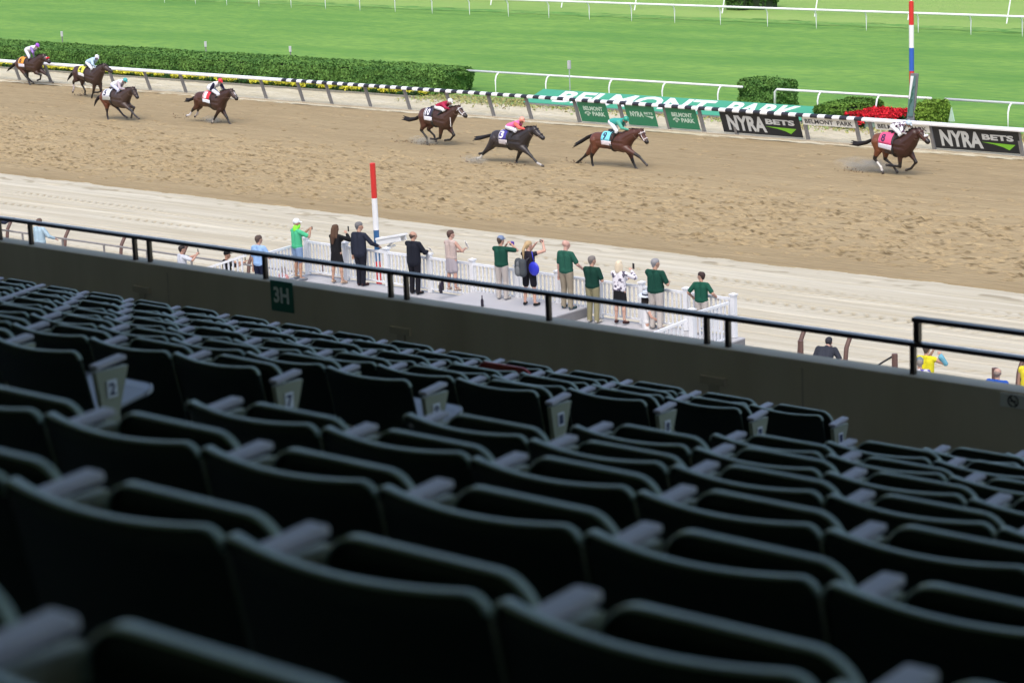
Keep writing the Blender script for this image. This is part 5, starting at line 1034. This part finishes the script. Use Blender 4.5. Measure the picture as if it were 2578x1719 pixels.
horse((1170, 280), 9.8, (1335, 418), dict(rump=(800, 680, 192), barrel=(1060, 700, 196), chest=(1380, 740, 238), nbase=(1490, 620, 172), nmid=(1600, 520, 125), poll=(1715, 440, 86), cheek=(1770, 530, 80), muz=(1930, 665, 48), tail=[(650, 580), (480, 650), (210, 680)],
    hind=[(1, [(640, 860), (475, 1030), (385, 1150), (310, 1165)], (.65, .63, .60)), (0, [(660, 850), (500, 1000), (420, 1045), (375, 1045)])], fore=[(1, [(1490, 960), (1630, 1100), (1790, 1280), (1910, 1345)], (.5, .48, .46)), (0, [(1380, 960), (1310, 1140), (1255, 1290), (1262, 1345)])], cloth=(960, 1170), drop=(1.30, 1.75)),
    ((.030, .024, .026), (.014, .012, .014), (.040, .030, .032)), None, '3', (.82, .82, .86), (.06, .05, .30), (.55, .50, .52), 'dark grey brown horse with a navy number 3 cloth in third place', 'rider in pink silks and a salmon cap in third place',
    dict(hip=(1095, 380), sh=(1320, 300), head=(1405, 235), knee=(1255, 480), foot=(1150, 660), elbow=(1350, 415), hand=(1490, 445)), ((.80, .18, .42), (.85, .16, .14), LWH, BOOT, (.85, .35, .26), SKJ, (.03, .01, .03)), ctext=(.8, .8, .85))
horse((990, 230), 9.8, (1075, 365), dict(rump=(790, 610, 182), barrel=(1020, 640, 192), chest=(1290, 710, 222), nbase=(1400, 610, 165), nmid=(1500, 510, 120), poll=(1610, 410, 78), cheek=(1660, 500, 74), muz=(1785, 615, 46), tail=[(640, 600), (510, 730), (220, 650)],
    hind=[(1, [(760, 830), (690, 960), (830, 1150), (840, 1270)]), (0, [(920, 840), (860, 940), (1010, 1090), (1040, 1200)])], fore=[(1, [(1190, 900), (1155, 1150), (1040, 1185), (950, 1175)]), (0, [(1400, 930), (1500, 1080), (1410, 1195), (1300, 1210)])], cloth=(880, 1080), drop=(1.25, 1.65)),
    ((.060, .026, .018), BK, (.095, .036, .024)), None, '10', (.82, .82, .86), (.03, .025, .07), (.80, .80, .88), 'dark bay horse with a navy and white number 10 cloth in fourth place', 'rider in maroon silks and a white cap in fourth place',
    dict(hip=(1110, 380), sh=(1290, 310), head=(1400, 265), knee=(1250, 460), foot=(1110, 590), elbow=(1290, 410), hand=(1390, 440)), ((.38, .02, .06), (.40, .03, .08), WH, BOOT, (.85, .86, .86), SKJ, (.25, .02, .04)), headbridle=(.80, .80, .85), whip=(1420, 850), ctext=(.8, .8, .85))
horse((440, 180), 9.8, (581, 316), dict(rump=(620, 680, 160), barrel=(860, 690, 176), chest=(1100, 755, 205), nbase=(1190, 650, 145), nmid=(1290, 575, 108), poll=(1390, 485, 74), cheek=(1430, 560, 68), muz=(1525, 675, 43), tail=[(500, 620), (410, 715), (240, 705)],
    hind=[(1, [(560, 850), (445, 950), (375, 1075), (300, 1090)], (.70, .68, .70)), (0, [(610, 860), (575, 940), (560, 1050), (505, 1100)], (.6, .55, .55))], fore=[(1, [(1110, 930), (1000, 1120), (960, 1200), (930, 1262)], (.5, .47, .44)), (0, [(1180, 960), (1285, 1140), (1345, 1275), (1375, 1325)])], cloth=(810, 1000), drop=(1.25, 1.60)),
    ((.050, .022, .016), BK, (.080, .030, .018)), None, '1', (.85, .80, .85), (.65, .03, .05), (.75, .80, .88), 'dark bay horse with a red number 1 cloth running alone left of centre', 'rider in white silks with black sleeves and a red cap',
    dict(hip=(880, 390), sh=(1030, 310), head=(1120, 250), knee=(1080, 570), foot=(970, 700), elbow=(890, 440), hand=(960, 560), elbow2=(1170, 360), hand2=(1240, 470)), (WH, (.02, .018, .05), LWH, BOOT, (.80, .04, .06), SKJ, WH), blaze=(.6, .58, .6), ctext=(.85, .8, .85))
horse((220, 180), 13.07, (273, 302), dict(rump=(610, 850, 215), barrel=(850, 850, 235), chest=(1170, 920, 275), nbase=(1290, 790, 190), nmid=(1390, 680, 135), poll=(1500, 580, 98), cheek=(1540, 690, 92), muz=(1640, 850, 56), tail=[(480, 790), (330, 880), (250, 1110)],
    hind=[(1, [(640, 1090), (645, 1280), (655, 1450), (685, 1570)]), (0, [(900, 1080), (1005, 1220), (1170, 1430), (1270, 1500)])], fore=[(1, [(1260, 1130), (1440, 1290), (1560, 1450), (1670, 1535)]), (0, [(1370, 1130), (1535, 1195), (1475, 1360), (1450, 1490)])], cloth=(650, 930), drop=(1.25, 1.62)),
    ((.055, .032, .026), (.020, .016, .020), (.13, .042, .022)), None, '5', (.03, .03, .08), (.70, .72, .80), (.40, .40, .37), 'brown horse with a white and grey cloth, nearest of the trailing horses', 'rider in white silks and a teal cap on the white clothed horse',
    dict(hip=(880, 430), sh=(1110, 350), head=(1240, 320), knee=(1030, 620), foot=(900, 830), elbow=(1070, 560), hand=(1230, 590)), (WH, (.48, .42, .48), (.62, .64, .85), (.10, .10, .14), (.06, .38, .38), (.36, .2, .15), (.3, .15, .2)), ctext=(.4, .4, .38))
horse((150, 120), 13.07, (231, 249), dict(rump=(610, 810, 190), barrel=(840, 860, 205), chest=(1190, 970, 250), nbase=(1290, 840, 190), nmid=(1380, 720, 140), poll=(1470, 610, 98), cheek=(1540, 680, 84), muz=(1700, 790, 52), tail=[(470, 790), (380, 920), (270, 1060)],
    hind=[(1, [(560, 1040), (455, 1125), (470, 1360), (435, 1440)], (.5, .45, .47)), (0, [(750, 1090), (740, 1220), (840, 1420), (832, 1510)])], fore=[(1, [(1150, 1200), (1115, 1460), (1065, 1600), (1060, 1670)]), (0, [(1330, 1200), (1370, 1440), (1250, 1480), (1160, 1478)])], cloth=(760, 960), drop=(1.20, 1.55)),
    ((.050, .028, .024), BK, (.060, .030, .028)), None, '4', (.04, .04, .03), (.72, .72, .08), (.72, .72, .75), 'dark brown horse with a yellow number 4 cloth near the left', 'rider in light blue silks and a white cap on the yellow clothed horse',
    dict(hip=(955, 480), sh=(1140, 400), head=(1225, 335), knee=(1060, 690), foot=(1010, 870), elbow=(1090, 560), hand=(1200, 680)), ((.48, .66, .86), (.50, .68, .84), LWH, (.12, .12, .12), (.82, .80, .90), (.2, .12, .12), (.2, .35, .7)), ctext=(.7, .7, .1))
horse((0, 100), 13.07, (76, 215), dict(rump=(690, 800, 195), barrel=(890, 820, 205), chest=(1180, 850, 232), nbase=(1270, 740, 175), nmid=(1350, 640, 132), poll=(1440, 550, 95), cheek=(1480, 630, 84), muz=(1620, 740, 54), tail=[(530, 750), (410, 900), (240, 1010)],
    hind=[(1, [(750, 1000), (865, 1220), (945, 1370), (985, 1475)]), (0, [(860, 1010), (905, 1240), (1010, 1360), (1080, 1410)])], fore=[(1, [(1180, 1080), (1345, 1170), (1330, 1300), (1250, 1335)]), (0, [(1400, 1060), (1570, 1185), (1685, 1340), (1725, 1400)])], cloth=(760, 960), drop=(1.25, 1.62)),
    ((.050, .024, .018), BK, (.075, .028, .018)), None, '6', (.03, .02, .02), (.80, .33, .04), (.70, .68, .78), 'dark bay horse with an orange number 6 cloth and red nose band, far left', 'rider in white silks with purple sleeves and a purple cap, far left',
    dict(hip=(905, 330), sh=(1110, 265), head=(1225, 215), knee=(955, 570), foot=(950, 810), elbow=(1080, 430), hand=(1130, 590)), (WH, (.30, .20, .50), LWH, BOOT, (.36, .08, .62), SKJ, WH), blaze=(.6, .6, .6), noseband=(.65, .03, .05), ctext=(.8, .65, .3))
# clods of dirt thrown up behind the hooves
q = MB()
for (gx_, gy_) in ((2150, 436), (1448, 412), (1190, 411), (1302, 420), (1075, 366), (1020, 360), (537, 309), (455, 300), (210, 243)):
    g = at((gx_, gy_)); 
    for k in range(26):
        r_ = abs(rng.normal(0, 1)); q.ball((g.x+rng.normal(0, .35)-.1, g.y+rng.normal(0, .15), max(.03, abs(rng.normal(0, .10)))), rng.uniform(.01, .035), 5)
o = q.build('kicked_up_dirt', mat('loose_dirt', (.20, .14, .085), .95, .2)); tag(o, kind='stuff')

# thin dust hanging behind the galloping hooves
def dust(p, size, dens):
    g = at(p); q = MB(); q.ball((0, 0, 0), 1.0, 14); o = q.build('dust_cloud', []); o.scale = size; o.location = (g.x, g.y, size[2]*.85)
    M = bpy.data.materials.new('dust'); M.use_nodes = True; n = M.node_tree.nodes; L = M.node_tree.links; n.remove(n['Principled BSDF'])
    v = n.new('ShaderNodeVolumePrincipled'); v.inputs['Color'].default_value = (.97, .91, .78, 1)
    tc = n.new('ShaderNodeTexCoord'); nz = n.new('ShaderNodeTexNoise'); nz.inputs['Scale'].default_value = 2.2; nz.inputs['Detail'].default_value = 4; L.new(tc.outputs['Object'], nz.inputs['Vector'])
    ln = n.new('ShaderNodeVectorMath'); ln.operation = 'LENGTH'; L.new(tc.outputs['Object'], ln.inputs[0])
    mr = n.new('ShaderNodeMapRange'); mr.inputs['From Min'].default_value = 1.0; mr.inputs['From Max'].default_value = .2; mr.inputs['To Max'].default_value = 1; L.new(ln.outputs['Value'], mr.inputs['Value'])
    m2 = n.new('ShaderNodeMapRange'); m2.inputs['From Min'].default_value = .42; m2.inputs['From Max'].default_value = .7; L.new(nz.outputs['Fac'], m2.inputs['Value'])
    mu = n.new('ShaderNodeMath'); mu.operation = 'MULTIPLY'; L.new(mr.outputs[0], mu.inputs[0]); L.new(m2.outputs[0], mu.inputs[1])
    m3 = n.new('ShaderNodeMath'); m3.operation = 'MULTIPLY'; m3.inputs[1].default_value = dens; L.new(mu.outputs[0], m3.inputs[0]); L.new(m3.outputs[0], v.inputs['Density'])
    L.new(v.outputs[0], n['Material Output'].inputs['Volume']); o.data.materials.append(M); tag(o, kind='stuff')
dust((2182, 434), (1.6, .5, .34), 7.0); dust((1065, 366), (.9, .4, .25), 6.0); dust((1195, 414), (.8, .35, .22), 6.0); dust((535, 311), (.7, .35, .22), 6.0)
